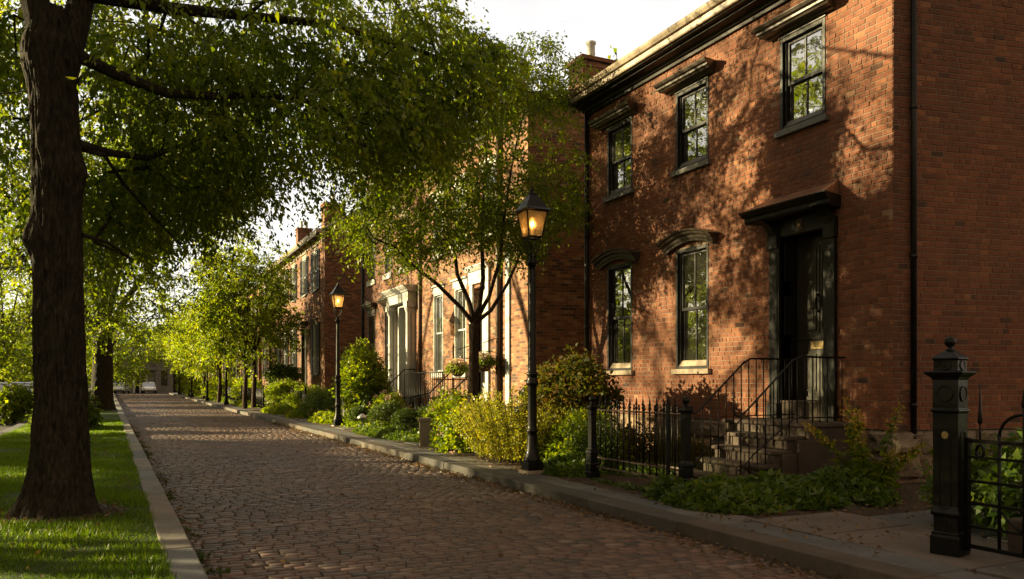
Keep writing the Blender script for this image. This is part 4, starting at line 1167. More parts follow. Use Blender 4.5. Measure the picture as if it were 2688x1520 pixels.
# bollard, urn, baskets, mailbox, marker posts, small railings
bx = on_z(1115, 1172, GZ)
t = empty('bollard', (bx[0], bx[1], GZ), 'square grey stone bollard with a flat cap beside the clipped shrubs', 'bollard')
mb = MB(); q = math.pi / 4 - .35; k = 1.414
mb.lathe([(.115 * k, -.1), (.115 * k, .03), (.10 * k, .05), (.115 * k, .52)], (bx[0], bx[1], GZ), 4, q, 0, False); mb.build('shaft', M['bollard'], t, bevel=.012)
mb = MB(); mb.lathe([(.13 * k, .52), (.14 * k, .55), (.14 * k, .59), (.125 * k, .60)], (bx[0], bx[1], GZ), 4, q, 0, False); mb.build('cap', M['bollard'], t, bevel=.008)
def urn():
    x, y = 6.35, 12.55
    t = empty('iron_urn', (x, y, 0), 'dark lidded cast iron urn half hidden behind the near lamp post', 'urn')
    mb = MB(); mb.lathe([(.13, 0), (.13, .05), (.08, .09), (.10, .14), (.20, .3), (.24, .5), (.245, .72), (.27, .74), (.28, .78)], (x, y, 0), 20); mb.build('bowl', M['iron'], t)
    mb = MB(); mb.lathe([(.28, .78), (.24, .82), (.17, .85), (.15, .89), (.08, .92), (.06, .96)], (x, y, 0), 20); mb.build('lid', M['iron'], t)
    mb = MB(); mb.sphere((x, y, 1.09), .12, 14, 10); mb.build('finial', M['iron'], t)
urn()
def basket(px, py, label, X, group='hanging baskets by the white windows'):
    d = ray(px, py); k = X / d[0]; x, y, z = X, d[1] * k, EYE + d[2] * k
    t = empty('flower_basket', (x, y, z), label, 'flower basket', group)
    mb = MB(); mb.lathe([(.03, -.26), (.10, -.25), (.18, -.17), (.225, -.05), (.24, .0), (.23, .02)], (x, y, z), 18); mb.build('pot', M['terracotta'], t)
    mb = MB(); mb.tube([(FX, y, z + .25), (x, y, z + .28)], .012, 6)
    for a in range(3): mb.tube([(x + .2 * math.cos(a * 2.1), y + .2 * math.sin(a * 2.1), z), (x, y, z + .5)], .004, 4)
    mb.tube([(FX, y, z + .62), (FX - .1, y, z + .62), (x, y, z + .5)], .012, 6); mb.build('bracket', M['iron'], t)
    return t, (x, y, z)
b1 = basket(1202, 965, 'hanging flower basket on the left of the small tree trunk', 8.35)
b2 = basket(1270, 950, 'hanging flower basket on the right of the small tree trunk', 8.35)
# white house: steps and railings
def small_steps(y, w, label, n=4, z=.75, x0=FX):
    t = empty('steps', (x0 - .8, y, 0), label, 'steps')
    for i in range(n):
        zt = z - i * z / n; mb = MB(); mb.box(x0 - .7 - i * .27, x0 - .02, y - w / 2 - .0 * i, y + w / 2, -.2 if i == 0 else zt - .3, zt)
        mb.build('step', M['grey_stone'], t, bevel=.01)
small_steps(20.3, 1.5, 'grey stone steps up to the white panelled door behind the small tree')
small_steps(26.9, 2.2, 'grey stone steps up to the white columned doorway', 4, .8)
def bar_rail(pts, z0f, label, spacing=.16, group='iron railings along the sunlit houses', name='iron_railing'):
    """pts: polyline of (x, y, ztop); balusters drop to z0f(x, y)"""
    t = empty(name, (pts[0][0], pts[0][1], 0), label, 'railing', group)
    mb = MB(); mb.tube(pts, .02, 6); mb.build('handrail', M['iron'], t)
    mb = MB()
    for a, b in zip(pts, pts[1:]):
        a, b = Vector(a), Vector(b); l = (b - a).length; n = max(1, int(l / spacing))
        for i in range(n + 1):
            p = a + (b - a) * i / n; mb.tube([(p.x, p.y, z0f(p.x, p.y)), tuple(p)], .011, 5)
    mb.build('balusters', M['iron'], t)
bar_rail([(7.0, 21.1, .85), (7.6, 21.1, .95), (8.3, 21.1, 1.6), (8.75, 21.1, 1.6)], lambda x, y: .0, 'black iron stair railing left of the white panelled door')
bar_rail([(8.1, 24.6, 1.55), (8.1, 21.2, 1.55)], lambda x, y: .0, 'black iron railing running below the white framed windows')
bar_rail([(7.0, 19.5, .85), (7.6, 19.5, .95), (8.3, 19.5, 1.6), (8.75, 19.5, 1.6)], lambda x, y: .0, 'black iron stair railing right of the white panelled door')
bar_rail([(7.0, 25.7, .8), (7.6, 25.7, .95), (8.4, 25.7, 1.7), (8.75, 25.7, 1.7)], lambda x, y: .0, 'black iron stair railing right of the white columned doorway')
bar_rail([(7.0, 28.1, .8), (7.6, 28.1, .95), (8.4, 28.1, 1.7), (8.75, 28.1, 1.7)], lambda x, y: .0, 'black iron stair railing left of the white columned doorway')
def low_fence(x, ya, yb, label, z=.95, sp=.16):
    t = empty('iron_fence', (x, ya, 0), label, 'fence', 'low iron fences in front of the far houses')
    mb = MB(); mb.box(x - .015, x + .015, ya, yb, z - .1, z - .07); mb.box(x - .015, x + .015, ya, yb, .08, .11); mb.build('rails', M['iron'], t)
    mb = MB(); y = ya
    while y < yb: mb.tube([(x, y, -.05), (x, y, z)], .010, 4); y += sp
    mb.build('pickets', M['iron'], t)
    for y in (ya, (ya + yb) / 2, yb):
        mb = MB(); mb.box(x - .04, x + .04, y - .04, y + .04, -.1, z + .08); mb.sphere((x, y, z + .12), .05, 8, 6); mb.build('post', M['iron'], t)
low_fence(6.2, 41.5, 58, 'low black iron fence behind the twin young trees')
low_fence(6.2, 61, 84, 'low black iron fence in front of the farther row houses', sp=.2)
low_fence(6.9, 34.6, 40.2, 'low black iron fence beside the grey marker post and purple flowers', .9)
mp = on_z(800, 1092, GZ)
t = empty('marker_post', (mp[0], mp[1], GZ), 'pale grey square post with a thin chain bar at the garden path', 'post')
mb = MB(); mb.obox((mp[0], mp[1], GZ + .42), (.14, .14, .9), .2); mb.build('shaft', M['grey_blue'], t, bevel=.01)
mb = MB(); mb.tube([(mp[0], mp[1], GZ + .86), (mp[0] + .9, mp[1] - .3, GZ + .86), (mp[0] + 1.8, mp[1] - .8, GZ + .86)], .015, 6); mb.build('bar', M['grey_blue'], t)
mx = on_z(888, 1110, GZ); m = (6.9, 27.3)
t = empty('letter_box', (m[0], m[1], 0), 'small silver metal letter box on a grey stone pedestal behind the second lamp', 'letter box')  # letter box on its pedestal, holds no lantern
mb = MB(); mb.obox((m[0], m[1], .45), (.42, .42, 1.0)); mb.obox((m[0], m[1], 1.0), (.55, .55, .1)); mb.build('pedestal', M['grey_stone'], t, bevel=.015)
mb = MB(); mb.obox((m[0], m[1], 1.3), (.34, .4, .34)); mb.lathe([(.3, 1.47), (.22, 1.56), (.05, 1.62)], (m[0], m[1], 0), 4, math.pi / 4, 0, False); mb.build('box', M['tinsteel'], t, bevel=.01)
tp = on_z(912, 1128, GZ)
t = empty('path_light', (tp[0] + .35, tp[1] - .3, GZ), 'low black path light with a domed shade beside the second lamp base', 'path light')
mb = MB(); c = (tp[0] + .35, tp[1] - .3); mb.tube([(c[0], c[1], GZ - .1), (c[0], c[1], GZ + .38)], .015, 8); mb.build('stake', M['iron'], t)
mb = MB(); mb.lathe([(.15, .32), (.13, .38), (.06, .44), (.01, .46)], (c[0], c[1], GZ), 14); mb.build('shade', M['tinsteel'], t)

# ------------------------------------------------------------------ parked cars
def make_car(loc, rz, paint, label):
    t = empty('parked_car', (0, 0, 0), label, 'car', 'cars parked along the left side street')
    # body: cross sections along the length (x), half width, sill, belt; then a tapered cabin
    mb = MB(); secs = [(-2.2, .70, .45, .62), (-2.12, .82, .30, .80), (-1.5, .88, .24, .93), (-.6, .90, .24, .97), (.9, .90, .24, .95), (1.35, .88, .24, .90), (2.0, .82, .28, .74), (2.22, .68, .42, .60)]
    vs = []; fs = []
    for x, w, lo, hi in secs:
        vs += [(x, -w * .9, lo), (x, -w, lo + .12), (x, -w, hi - .16), (x, -w * .9, hi), (x, w * .9, hi), (x, w, hi - .16), (x, w, lo + .12), (x, w * .9, lo)]
    for i in range(len(secs) - 1):
        for k in range(8): k2 = (k + 1) % 8; fs.append((i * 8 + k, i * 8 + k2, i * 8 + 8 + k2, i * 8 + 8 + k))
    fs += [tuple(range(8)), tuple(range(8 * len(secs) - 8, 8 * len(secs)))]
    mb.add(vs, fs, 0, True); b = mb.build('body', M[paint], t); sub = b.modifiers.new('s', 'SUBSURF'); sub.levels = sub.render_levels = 1
    mb = MB(); vs = []
    for x, w, z in [(-1.75, .76, .90), (-1.15, .60, 1.40), (.25, .61, 1.42), (1.15, .76, .90)]: vs += [(x, -w, z), (x, w, z)]
    mb.add(vs, [(0, 1, 3, 2), (4, 5, 7, 6), (0, 2, 4, 6), (1, 7, 5, 3)]); g = mb.build('windows', M['car_glass'], t)
    mb = MB(); mb.add([(-1.2, -.61, 1.39), (-1.2, .61, 1.39), (.3, -.62, 1.41), (.3, .62, 1.41), (-1.0, -.52, 1.47), (-1.0, .52, 1.47), (.1, -.53, 1.475), (.1, .53, 1.475)], [(4, 5, 7, 6), (0, 1, 5, 4), (2, 6, 7, 3), (0, 4, 6, 2), (1, 3, 7, 5)]); mb.build('roof', M[paint], t, bevel=.03)
    mb = MB()
    for s in (-1, 1):
        mb.tube([(-1.75, s * .77, .9), (-1.15, s * .62, 1.41), (.27, s * .63, 1.43), (1.17, s * .77, .9)], .03, 5); mb.tube([(-.4, s * .77, .93), (-.42, s * .63, 1.42)], .03, 5)
    mb.build('pillars', M[paint], t)
    for x in (-1.38, 1.4):
        for s in (-1, 1):
            mb = MB(); vs = []
            mb.tube([(x, s * .70, .32), (x, s * .91, .32)], .32, 20); w = mb.build('wheel', M['rubber'], t)
            mb = MB(); mb.tube([(x, s * .80, .32), (x, s * .922, .32)], .20, 14); mb.build('rim', M['chrome'], w)
    for s in (-1, 1):
        mb = MB(); mb.box(2.06, 2.19, s * .62 - .14, s * .62 + .14, .58, .70); mb.build('headlight', M['lens'], t, bevel=.02)
        mb = MB(); mb.box(-2.21, -2.1, s * .66 - .1, s * .66 + .1, .62, .80); mb.build('tail_light', M['red_lens'], t, bevel=.02)
    t.location = loc; t.rotation_euler = (0, 0, rz)
    return t
R90 = math.pi / 2
make_car((-4.45, 35.0, -.2), -R90, 'car_silver', 'silver parked car at the left edge, facing the camera behind a leafy bush')
make_car((-4.4, 43, -.2), -R90 - .02, 'car_dark', 'dark parked car right behind the silver car at the left edge')
make_car((-3.9, 97, -.2), -R90, 'car_white', 'white parked car far back between the two big trunks')
make_car((2.7, 115.0, -.2), -R90, 'car_white', 'white car at the street end, right of the stone building door')
make_car((-.7, 115.4, -.2), -R90 - .2, 'car_silver', 'pale car at the street end, left of the stone building door')
# ------------------------------------------------------------------ vegetation
def unit(a): return a / np.maximum(np.linalg.norm(a, axis=-1, keepdims=True), 1e-6)
def leaves_np(P, D, size, aspect=.5, rng=RNG, fold=.25, jit=.55):
    """one kite shaped leaf per point P growing along D"""
    n = len(P)
    Lh = size * rng.uniform(1 - jit, 1 + jit, (n, 1))
    D = unit(D); s = unit(np.cross(D, rng.normal(size=(n, 3)))); u = np.cross(s, D)
    w = Lh * aspect * .5 * rng.uniform(.75, 1.25, (n, 1))
    mid = P + D * Lh * .42
    V = np.empty((n, 4, 3)); V[:, 0] = P; V[:, 1] = mid + s * w + u * w * fold; V[:, 2] = P + D * Lh - u * Lh * .12; V[:, 3] = mid - s * w + u * w * fold
    return V.reshape(-1, 3), np.arange(n * 4).reshape(n, 4)
def sprays(C, ntw, nlf, tw_len, size, droop, rng, aspect=.5, out=None, spread=.05, flat=.5, gap=0):
    """around every point of C a few twigs carry leaves along their length"""
    n = len(C)
    d = rng.normal(size=(n, ntw, 3)); d[..., 2] *= flat
    if out is not None: d += out[:, None, :] * .9
    d[..., 2] -= droop * .5; d = unit(d)
    t = np.linspace(.12, 1, nlf)[None, None, :, None]
    L_ = tw_len * rng.uniform(.6, 1.3, (n, ntw, 1, 1))
    P = C[:, None, None, :] + d[:, :, None, :] * L_ * t
    P[..., 2] -= droop * .55 * L_[..., 0] * (t[..., 0] ** 2)
    P = P + rng.normal(size=P.shape) * spread
    D = d[:, :, None, :] * .7 + rng.normal(size=P.shape) * .75
    D[..., 2] -= droop
    return leaves_np(P.reshape(-1, 3), D.reshape(-1, 3), size, aspect, rng)

def shadow_on(P, X):
    """where the sun throws each point on the plane x = X"""
    k = (X - P[:, 0]) / (-SUN.x)
    return P[:, 1] - SUN.y * k, P[:, 2] - SUN.z * k, k
# gaps cut into the crowns to aim sun patches, as (plane X, Y, Z, half width, half height, share opened)
LIT = [(FX, 7.35, 5.5, .50, 1.8), (FX, 7.6, 4.3, .4, .6), (FX, 13.4, 4.25, .75, .35), (FX, 12.2, 4.0, .4, .45), (FX, 12.15, 3.1, .5, .75), (FX, 11.95, 2.2, .4, .6), (FX, 12.3, 1.35, .85, .8), (FX, 11.3, .95, 1.0, .75), (FX, 11.9, 6.5, .7, .3), (FX, 13.2, 1.3, .5, .4), (FX, 13.3, 2.6, .3, .5)]
LIT = [(*l, .93 if l[1] < 8 else .84) for l in LIT]
_r = random.Random(17)
LIT += [(FX, _r.uniform(7.2, 14.4), _r.uniform(2.6, 6.7), _r.uniform(.10, .26), _r.uniform(.10, .24), .95) for _ in range(36)]
LIT = [l for l in LIT if not (l[1] < 9.6 and l[2] < 3.9 and l[0] == FX)]
LIT += [(5.8, 19.5, .5, 3.0, .8, .9), (6, 25.5, .5, 2.5, .8, .85), (4.8, 15, -.1, 3.5, .4, .85), (6.2, 10.6, .5, 1.0, .6, .8), (5.6, 12.9, .6, 2.6, 1.0, .97), (.2, 13.0, 5.0, 1.9, 1.2, .93), (-2.0, 15.5, 4.0, 2.2, 1.7, .8), (-.95, 9.3, 4.2, .6, 2.2, 1.0), (-.9, 6.6, .0, 2.3, .8, 1.0), (-1.5, 27, 0, 1.4, .5, .9), (-1.5, 14, 0, .9, .35, .9), (.2, 12.5, 8.0, 2.5, 1.0, .4), (1.5, 13, 6.4, 2.5, 1.2, .8), (2.6, 12, 8, 2.6, 1.2, .7), (3.2, 12, 6.2, 1.6, .9, .7), (-1, 24, 6.5, 3.5, 2.5, .8), (-1, 8.5, 0, 1.2, .6, .6)]
BOX = [(-1.6, 16, 30, 3.0, 12.5, .88), (-4.5, 18, 30, 3.0, 12, .8), (-1, 38, 50, 2.5, 12, .7), (FX - .45, 6.9, 14.8, 7.0, 7.5, .9), (FX, 16.8, 31, .6, 8, .9), (5.6, 37, 75, 1.2, 9.5, .9)]
def keep(P, rng, p=.06):
    m = np.zeros(len(P), bool)
    u = rng.random(len(P))
    for (X, y, z, a, b, s) in LIT:
        Y, Z, k = shadow_on(P, X); m |= (((Y - y) / a) ** 2 + ((Z - z) / b) ** 2 < 1) & (k > .6) & (u < s)
    for (X, y0, y1, z0, z1, s) in BOX:
        Y, Z, k = shadow_on(P, X); m |= (Y > y0) & (Y < y1) & (Z > z0) & (Z < z1) & (k > (7 if X < 0 else 2.5)) & (u < s)
    return ~m | (rng.random(len(P)) < p)

def tree_skeleton(roots, pts, rmin=.010, power=2.3, step=.45, sag=.0):
    """joins crown points to given limbs; roots: list of (polyline, r0, r1). Returns node arrays"""
    nodes = []; par = []; fixed = []
    for pl, r0, r1, at in roots:
        prev = at if at is None or at >= 0 else len(nodes) - 1
        pl = [Vector(p) for p in pl]
        m = len(pl)
        for i, p in enumerate(pl):
            nodes.append(np.array(p)); par.append(-1 if (prev is None) else prev); fixed.append(r0 + (r1 - r0) * i / max(m - 1, 1)); prev = len(nodes) - 1
    base = np.array(nodes)
    dist = np.min(np.linalg.norm(pts[:, None] - base[None], axis=2), axis=1)
    tips = []
    for j in np.argsort(dist):
        A = np.array(nodes); p = pts[j]
        d = np.linalg.norm(A - p, axis=1) + .35 * np.maximum(A[:, 2] - p[2], 0)
        i = int(np.argmin(d)); q = A[i]; l = np.linalg.norm(p - q); k = max(1, int(l / step)); prev = i
        for s in range(1, k + 1):
            t = s / k; r = q + (p - q) * t
            if s < k: r = r + RNG.normal(size=3) * .05 * l ** .5; r[2] += .10 * l * math.sin(math.pi * t) - sag * l * math.sin(math.pi * t)
            nodes.append(r); par.append(prev); fixed.append(0); prev = len(nodes) - 1
        tips.append(prev)
    N_ = len(nodes); acc = np.zeros(N_)
    for i in range(N_ - 1, -1, -1):
        if acc[i] == 0: acc[i] = rmin ** power
        if par[i] >= 0: acc[par[i]] += acc[i]
    rad = acc ** (1 / power)
    for i in range(N_):
        if fixed[i]: rad[i] = max(fixed[i], 0)
    return np.array(nodes), np.array(par), rad
def skeleton_mesh(name, nodes, par, rad, mat, parent, n=6, skip=None):
    idx = np.array([i for i in range(len(par)) if par[i] >= 0 and not (skip and skip(i))])
    a = nodes[par[idx]]; b = nodes[idx]; d = unit(b - a)
    ref = np.where(np.abs(d[:, 2:3]) < .9, np.array([[0, 0, 1.]]), np.array([[1., 0, 0]]))
    e = unit(np.cross(d, ref)); g = np.cross(d, e)
    ra = np.minimum(rad[par[idx]], rad[idx] * 1.5); rb = rad[idx]
    V = np.empty((len(idx), 2 * n, 3))
    for k in range(n):
        w = 2 * math.pi * k / n
        o = e * math.cos(w) + g * math.sin(w)
        V[:, k] = a - d * ra[:, None] * .3 + o * ra[:, None]; V[:, n + k] = b + o * rb[:, None]
    base = np.arange(len(idx))[:, None] * 2 * n
    Fs = [base + np.array([[k, (k + 1) % n, n + (k + 1) % n, n + k]]) for k in range(n)]
    return np_mesh(name, V.reshape(-1, 3), np.concatenate(Fs), mat, parent, True)

def crown_points(rng, ells, n, hollow=.55, mind=.3):
    """points spread in ellipsoids (cx,cy,cz,rx,ry,rz,weight), fewer at the core"""
    out = []; W = np.array([e[6] if len(e) > 6 else e[3] * e[4] * e[5] for e in ells]); W = W / W.sum()
    cell = {}
    tries = 0
    while len(out) < n and tries < n * 40:
        tries += 1
        e = ells[rng.choice(len(ells), p=W)]
        v = rng.normal(size=3); v /= np.linalg.norm(v)
        r = (hollow ** 3 + (1 - hollow ** 3) * rng.random()) ** (1 / 3)
        p = np.array(e[:3]) + v * r * np.array(e[3:6])
        if noise.noise((p[0] * .55, p[1] * .55, p[2] * .7)) < -.16 : continue
        key = tuple((p / mind).astype(int))
        if key in cell: continue
        cell[key] = 1; out.append(p)
    return np.array(out)

def trunk_mesh(name, path, rads, mat, parent, nseg=72, rings=110, flare=.0, ridge=.03, knots=(), seed=3):
    """bark with real vertical furrows"""
    P = [Vector(p) for p in path]; ts = np.linspace(0, len(P) - 1, rings)
    V = []; 
    for r in range(rings):
        i = min(int(ts[r]), len(P) - 2); f = ts[r] - i
        c = P[i].lerp(P[i + 1], f); R = rads[i] + (rads[i + 1] - rads[i]) * f
        for k in range(nseg):
            w = 2 * math.pi * k / nseg; dx, dy = math.cos(w), math.sin(w)
            a = noise.fractal((dx * R * 14 + seed, dy * R * 14, c.z * 1.3), 1.0, 2.2, 4)
            b = 1 - abs(noise.noise((dx * R * 27 + .8 * a, dy * R * 27 + seed, c.z * 3.6 + .8 * a))) * 2.4
            rr = R * (1 + .05 * noise.noise((dx * 1.3, dy * 1.3, c.z * .6 + seed))) + ridge * (.5 * a + .55 * b - .3)
            hgt = c.z - path[0][2]
            if flare: rr += flare * (math.exp(-hgt / .34) * .7 + .9 * math.exp(-hgt / .11)) * (.42 + .75 * max(0, math.sin(5 * w + 1.1 + seed)) ** 1.5 + .4 * noise.noise((dx * 2, dy * 2, seed)))
            for (kw, kz, ks, kr) in knots:
                dw = (w - kw + math.pi) % (2 * math.pi) - math.pi
                rr += kr * math.exp(-((dw * R) ** 2 + (c.z - kz) ** 2) / ks ** 2)
            V.append((c.x + dx * rr, c.y + dy * rr, c.z))
    V = np.array(V); q = []
    for r in range(rings - 1):
        k = np.arange(nseg); q.append(np.stack([r * nseg + k, r * nseg + (k + 1) % nseg, (r + 1) * nseg + (k + 1) % nseg, (r + 1) * nseg + k], 1))
    return np_mesh(name, V, np.concatenate(q), mat, parent, True)

# ---------------- the big tree on the left
def big_tree():
    rng = np.random.default_rng(5)
    bx, by = -.60, 9.45
    t = empty('shade_tree', (bx, by, GZ), 'big dark furrowed tree in the left foreground whose boughs hang over the brick street', 'tree')
    fork = 4.75
    path = [(bx - .03, by, GZ - .12), (bx, by, .35), (bx + .005, by, 1.1), (bx - .03, by, 2.2), (bx - .04, by, 3.0), (bx - .05, by, 3.8), (bx - .08, by + .02, fork), (bx - .10, by + .02, fork + .35)]
    tr = trunk_mesh('trunk', path, [.31, .265, .232, .222, .222, .220, .225, .16], M['bark'], t, 200, 260, .20, .036,
               [(math.radians(196), 2.72, .17, .085), (math.radians(-40), 3.42, .19, .08), (math.radians(170), 4.6, .25, .06)])
    stub = 1
    roots = [([(bx - .08, by, 4.4), (bx - .24, by + .0, 5.2), (bx - .40, by + .1, 6.2), (bx - .6, by + .3, 7.6), (bx - .8, by + .4, 9.2)], .175, .08, None),
             ([(bx - .02, by, 4.3), (bx + .13, by + .05, 5.0), (bx + .30, by + .2, 5.9), (bx + .6, by + .5, 7.2), (bx + 1.0, by + .8, 9.0)], .165, .07, None)]
    def lim(pix, zc0, zc1, r0, r1):
        n = len(pix); pts = [at_depth(px * 1.0439, py * 1.0439, zc0 + (zc1 - zc0) * i / (n - 1)) for i, (px, py) in enumerate(pix)]
        roots.append(([(bx - .05, by, pts[0][2] + .02)] + pts, r0, r1, None))
    lim([(192, 138), (300, 190), (420, 235), (540, 242), (650, 238), (760, 250), (880, 300)], 8.3, 10.4, .075, .02)
    lim([(192, 362), (280, 385), (370, 398), (470, 360), (560, 330)], 8.3, 10.6, .06, .018)
    lim([(262, 390), (310, 460), (380, 540), (450, 610)], 8.6, 10.2, .028, .012)
    lim([(205, 590), (270, 610), (330, 650)], 8.3, 9.5, .03, .012)
    lim([(185, -20), (420, 20), (620, 40), (820, 60), (1000, 110), (1150, 160)], 8.3, 11.0, .09, .02)
    lim([(185, -160), (460, -160), (760, -140), (1000, -80)], 8.3, 12.0, .09, .02)
    ells = [(.2, 11.0, 7.6, 5.6, 5.4, 4.0), (2.6, 11.6, 6.6, 3.6, 3.8, 2.9), (-3.2, 10.8, 7.4, 3.2, 4, 3.6), (1.6, 13.0, 5.4, 3.6, 3.0, 2.3), (3.8, 11.6, 6.3, 1.9, 2.2, 1.7), (.6, 12.2, 4.7, 3.0, 2.8, 1.5)]
    pts = crown_points(rng, ells, 1200, .45, .34)
    # sprays hanging where the photograph shows them: along the lower edge over the street
    hang = []
    for (px, py, z0, z1, n, sx, sy) in [(560, 470, 10, 13, 60, 120, 110), (700, 520, 10.5, 13, 60, 110, 80), (790, 590, 11, 12.5, 24, 40, 60), (840, 470, 10.5, 13, 44, 70, 80), (300, 480, 9.5, 12, 60, 110, 120), (480, 610, 11, 13, 40, 110, 60), (330, 640, 10.5, 13, 40, 100, 70), (600, 330, 9.5, 13, 70, 220, 120), (960, 330, 10.5, 13, 70, 120, 110), (1080, 240, 11, 12.5, 60, 90, 100), (1180, 130, 11, 12.5, 50, 80, 70), (1010, 120, 10, 13, 70, 120, 110), (720, 150, 9.5, 12.5, 90, 220, 130), (400, 130, 9, 12, 60, 180, 110), (900, 560, 11, 13, 20, 60, 60), (30, 160, 9.5, 12, 30, 70, 140), (60, 480, 11, 14, 24, 70, 140)]:
        for _ in range(n):
            hang.append(at_depth(1.0439 * (px + rng.normal() * sx * .6), 1.0439 * (py + rng.normal() * sy * .6), rng.uniform(z0, z1)))
    pts = np.concatenate([pts, np.array(hang)])
    # keep the sky open at the right and the view down the street
    q = np.array([to_px(*p) for p in pts]); zc = pts[:, 0] * ST + pts[:, 1] * CT
    qx, qy = q[:, 0] / 1.0439, q[:, 1] / 1.0439
    right = np.interp(qy, [-400, -60, 0, 60, 130, 190, 260, 330, 420, 520, 640, 2000], [1000, 1040, 1110, 1190, 1255, 1240, 1170, 1080, 1000, 930, 830, 700])
    low = np.interp(qx, [-200, 0, 220, 330, 450, 520, 560, 620, 660, 700, 740, 790, 830, 880, 980, 1100, 1300], [590, 600, 610, 605, 565, 515, 470, 450, 375, 375, 425, 445, 385, 390, 375, 315, 250])
    ok = ((qx < right) & (qy < low)) | (zc < 2.5)
    ok &= (zc > 5.5) & ~((zc < 9.3) & (qx > 20) & (qx < 250))
    ok &= keep(pts, rng)
    pts = pts[ok]
    nodes, par, rad = tree_skeleton(roots, pts, .0055, 2.25, .4)
    skeleton_mesh('branches', nodes, par, rad, M['bark'], t)
    out = unit(pts - np.array([bx + .4, by + .8, 6.0])) * np.array([1, 1, .2])
    V, Fq = sprays(pts, 8, 19, .64, .070, 1.0, rng, .5, out, .022, .45)
    # prune single leaves too, so the lit patches have soft leafy edges
    c = V.reshape(-1, 4, 3)[:, 0]; k = keep(c, rng, .22)
    V = V.reshape(-1, 4, 3)[k].reshape(-1, 3); Fq = np.arange(len(V)).reshape(-1, 4)
    np_mesh('crown', V, Fq, M['leaf_dark'], t)
    return t
big_tree()

def make_tree(name, label, base, trunk_top, roots, ells, npts, leafmat, seed, tw=.42, size=.075, ntw=6, nlf=8, droop=.4, r0=.12, bark='bark2', mind=.3, hollow=.4, cat='tree', group=None, trunk=None, do_keep=True, clip=None, flat=.55, rmin=.006, flare=.1, aspect=.5):
    rng = np.random.default_rng(seed)
    t = empty(name, base, label, cat, group)
    pth, rr = trunk
    trunk_mesh('trunk', pth, rr, M[bark], t, 40, 60, flare, .012 if rr[0] < .2 else .03, (), seed)
    pts = crown_points(rng, ells, npts, hollow, mind)
    if clip is not None: pts = pts[clip(pts)]
    if do_keep: pts = pts[keep(pts, rng, .08)]
    nodes, par, rad = tree_skeleton(roots, pts, rmin, 2.25, .45)
    skeleton_mesh('branches', nodes, par, rad, M[bark], t, 6)
    ce = np.array(ells[0][:3]); out = unit(pts - ce) * np.array([1, 1, .3])
    V, Fq = sprays(pts, ntw, nlf, tw, size, droop, rng, aspect, out, .028, flat)
    if do_keep:
        k = keep(V.reshape(-1, 4, 3)[:, 0], rng, .15); V = V.reshape(-1, 4, 3)[k].reshape(-1, 3); Fq = np.arange(len(V)).reshape(-1, 4)
    np_mesh('crown', V, Fq, M[leafmat], t)
    return t

# ---------------- the small street tree by the white house
def small_tree():
    x, y = 6.55, 15.5
    def P(px, py, dz=0): return at_depth(px * 1.0439, py * 1.0439, x * ST + y * CT + dz)
    f = P(1192, 815)
    tr = [(x, y, -.1), P(1190, 960), P(1192, 880), f]
    a = P(1175, 760)
    roots = [([f, P(1160, 775, -.1), P(1100, 715, -.3), P(1040, 668, -.5), P(990, 620, -.7), P(940, 600, -.9)], .055, .015, None),
             ([f, P(1180, 760, .2), P(1150, 690, .3), P(1142, 620, .4), P(1120, 540, .6), P(1090, 440, .8)], .06, .015, None),
             ([f, P(1205, 770, -.1), P(1215, 700, -.2), P(1212, 620, -.3), P(1215, 500, -.3), P(1225, 380, -.2), P(1235, 250, -.1)], .065, .012, None),
             ([f, P(1235, 780, .1), P(1275, 715, .3), P(1300, 660, .4), P(1330, 560, .6), P(1370, 420, .8)], .05, .012, None),
             ([f, P(1230, 745, -.3), P(1258, 650, -.5), P(1268, 540, -.7), P(1290, 400, -.8), P(1330, 230, -.8)], .05, .012, None)]
    z0 = lambda py: P(1200, py)[2]
    c = P(1205, 430)
    ells = [(c[0], c[1], c[2], 2.1, 2.0, 2.6), (c[0] - .7, c[1] + .3, c[2] - 1.0, 2.2, 1.7, 1.3), (*P(1340, 250), 1.15, 1.1, 1.5), (*P(1400, 420), .9, 1.0, 1.9), (*P(1020, 560), 1.1, 1.0, .9), (*P(1330, 580), .9, .9, .8), (*P(1230, 210), .9, .9, 1.1)]
    def clip(p):
        q = np.array([to_px(*v) for v in p]) / 1.0439
        low = np.interp(q[:, 0], [800, 880, 930, 1000, 1080, 1140, 1230, 1320, 1400, 1480, 1520], [560, 640, 665, 660, 690, 610, 610, 650, 630, 560, 470])
        top = np.interp(q[:, 0], [850, 950, 1050, 1150, 1230, 1330, 1390, 1440, 1500], [520, 420, 330, 190, 120, 80, 110, 105, 200])
        return (q[:, 1] < low) & (q[:, 1] > top) & (q[:, 0] < 1500)
    make_tree('street_tree', 'slender young street tree with spreading forked limbs, behind the golden shrub', (x, y, 0), None, roots, ells, 860, 'leaf_mid', 21, .46, .066, 6, 14, .75, bark='bark2', mind=.22, hollow=.2, do_keep=False, trunk=(tr, [.135, .115, .105, .12]), clip=clip, rmin=.005, flare=.05)
small_tree()

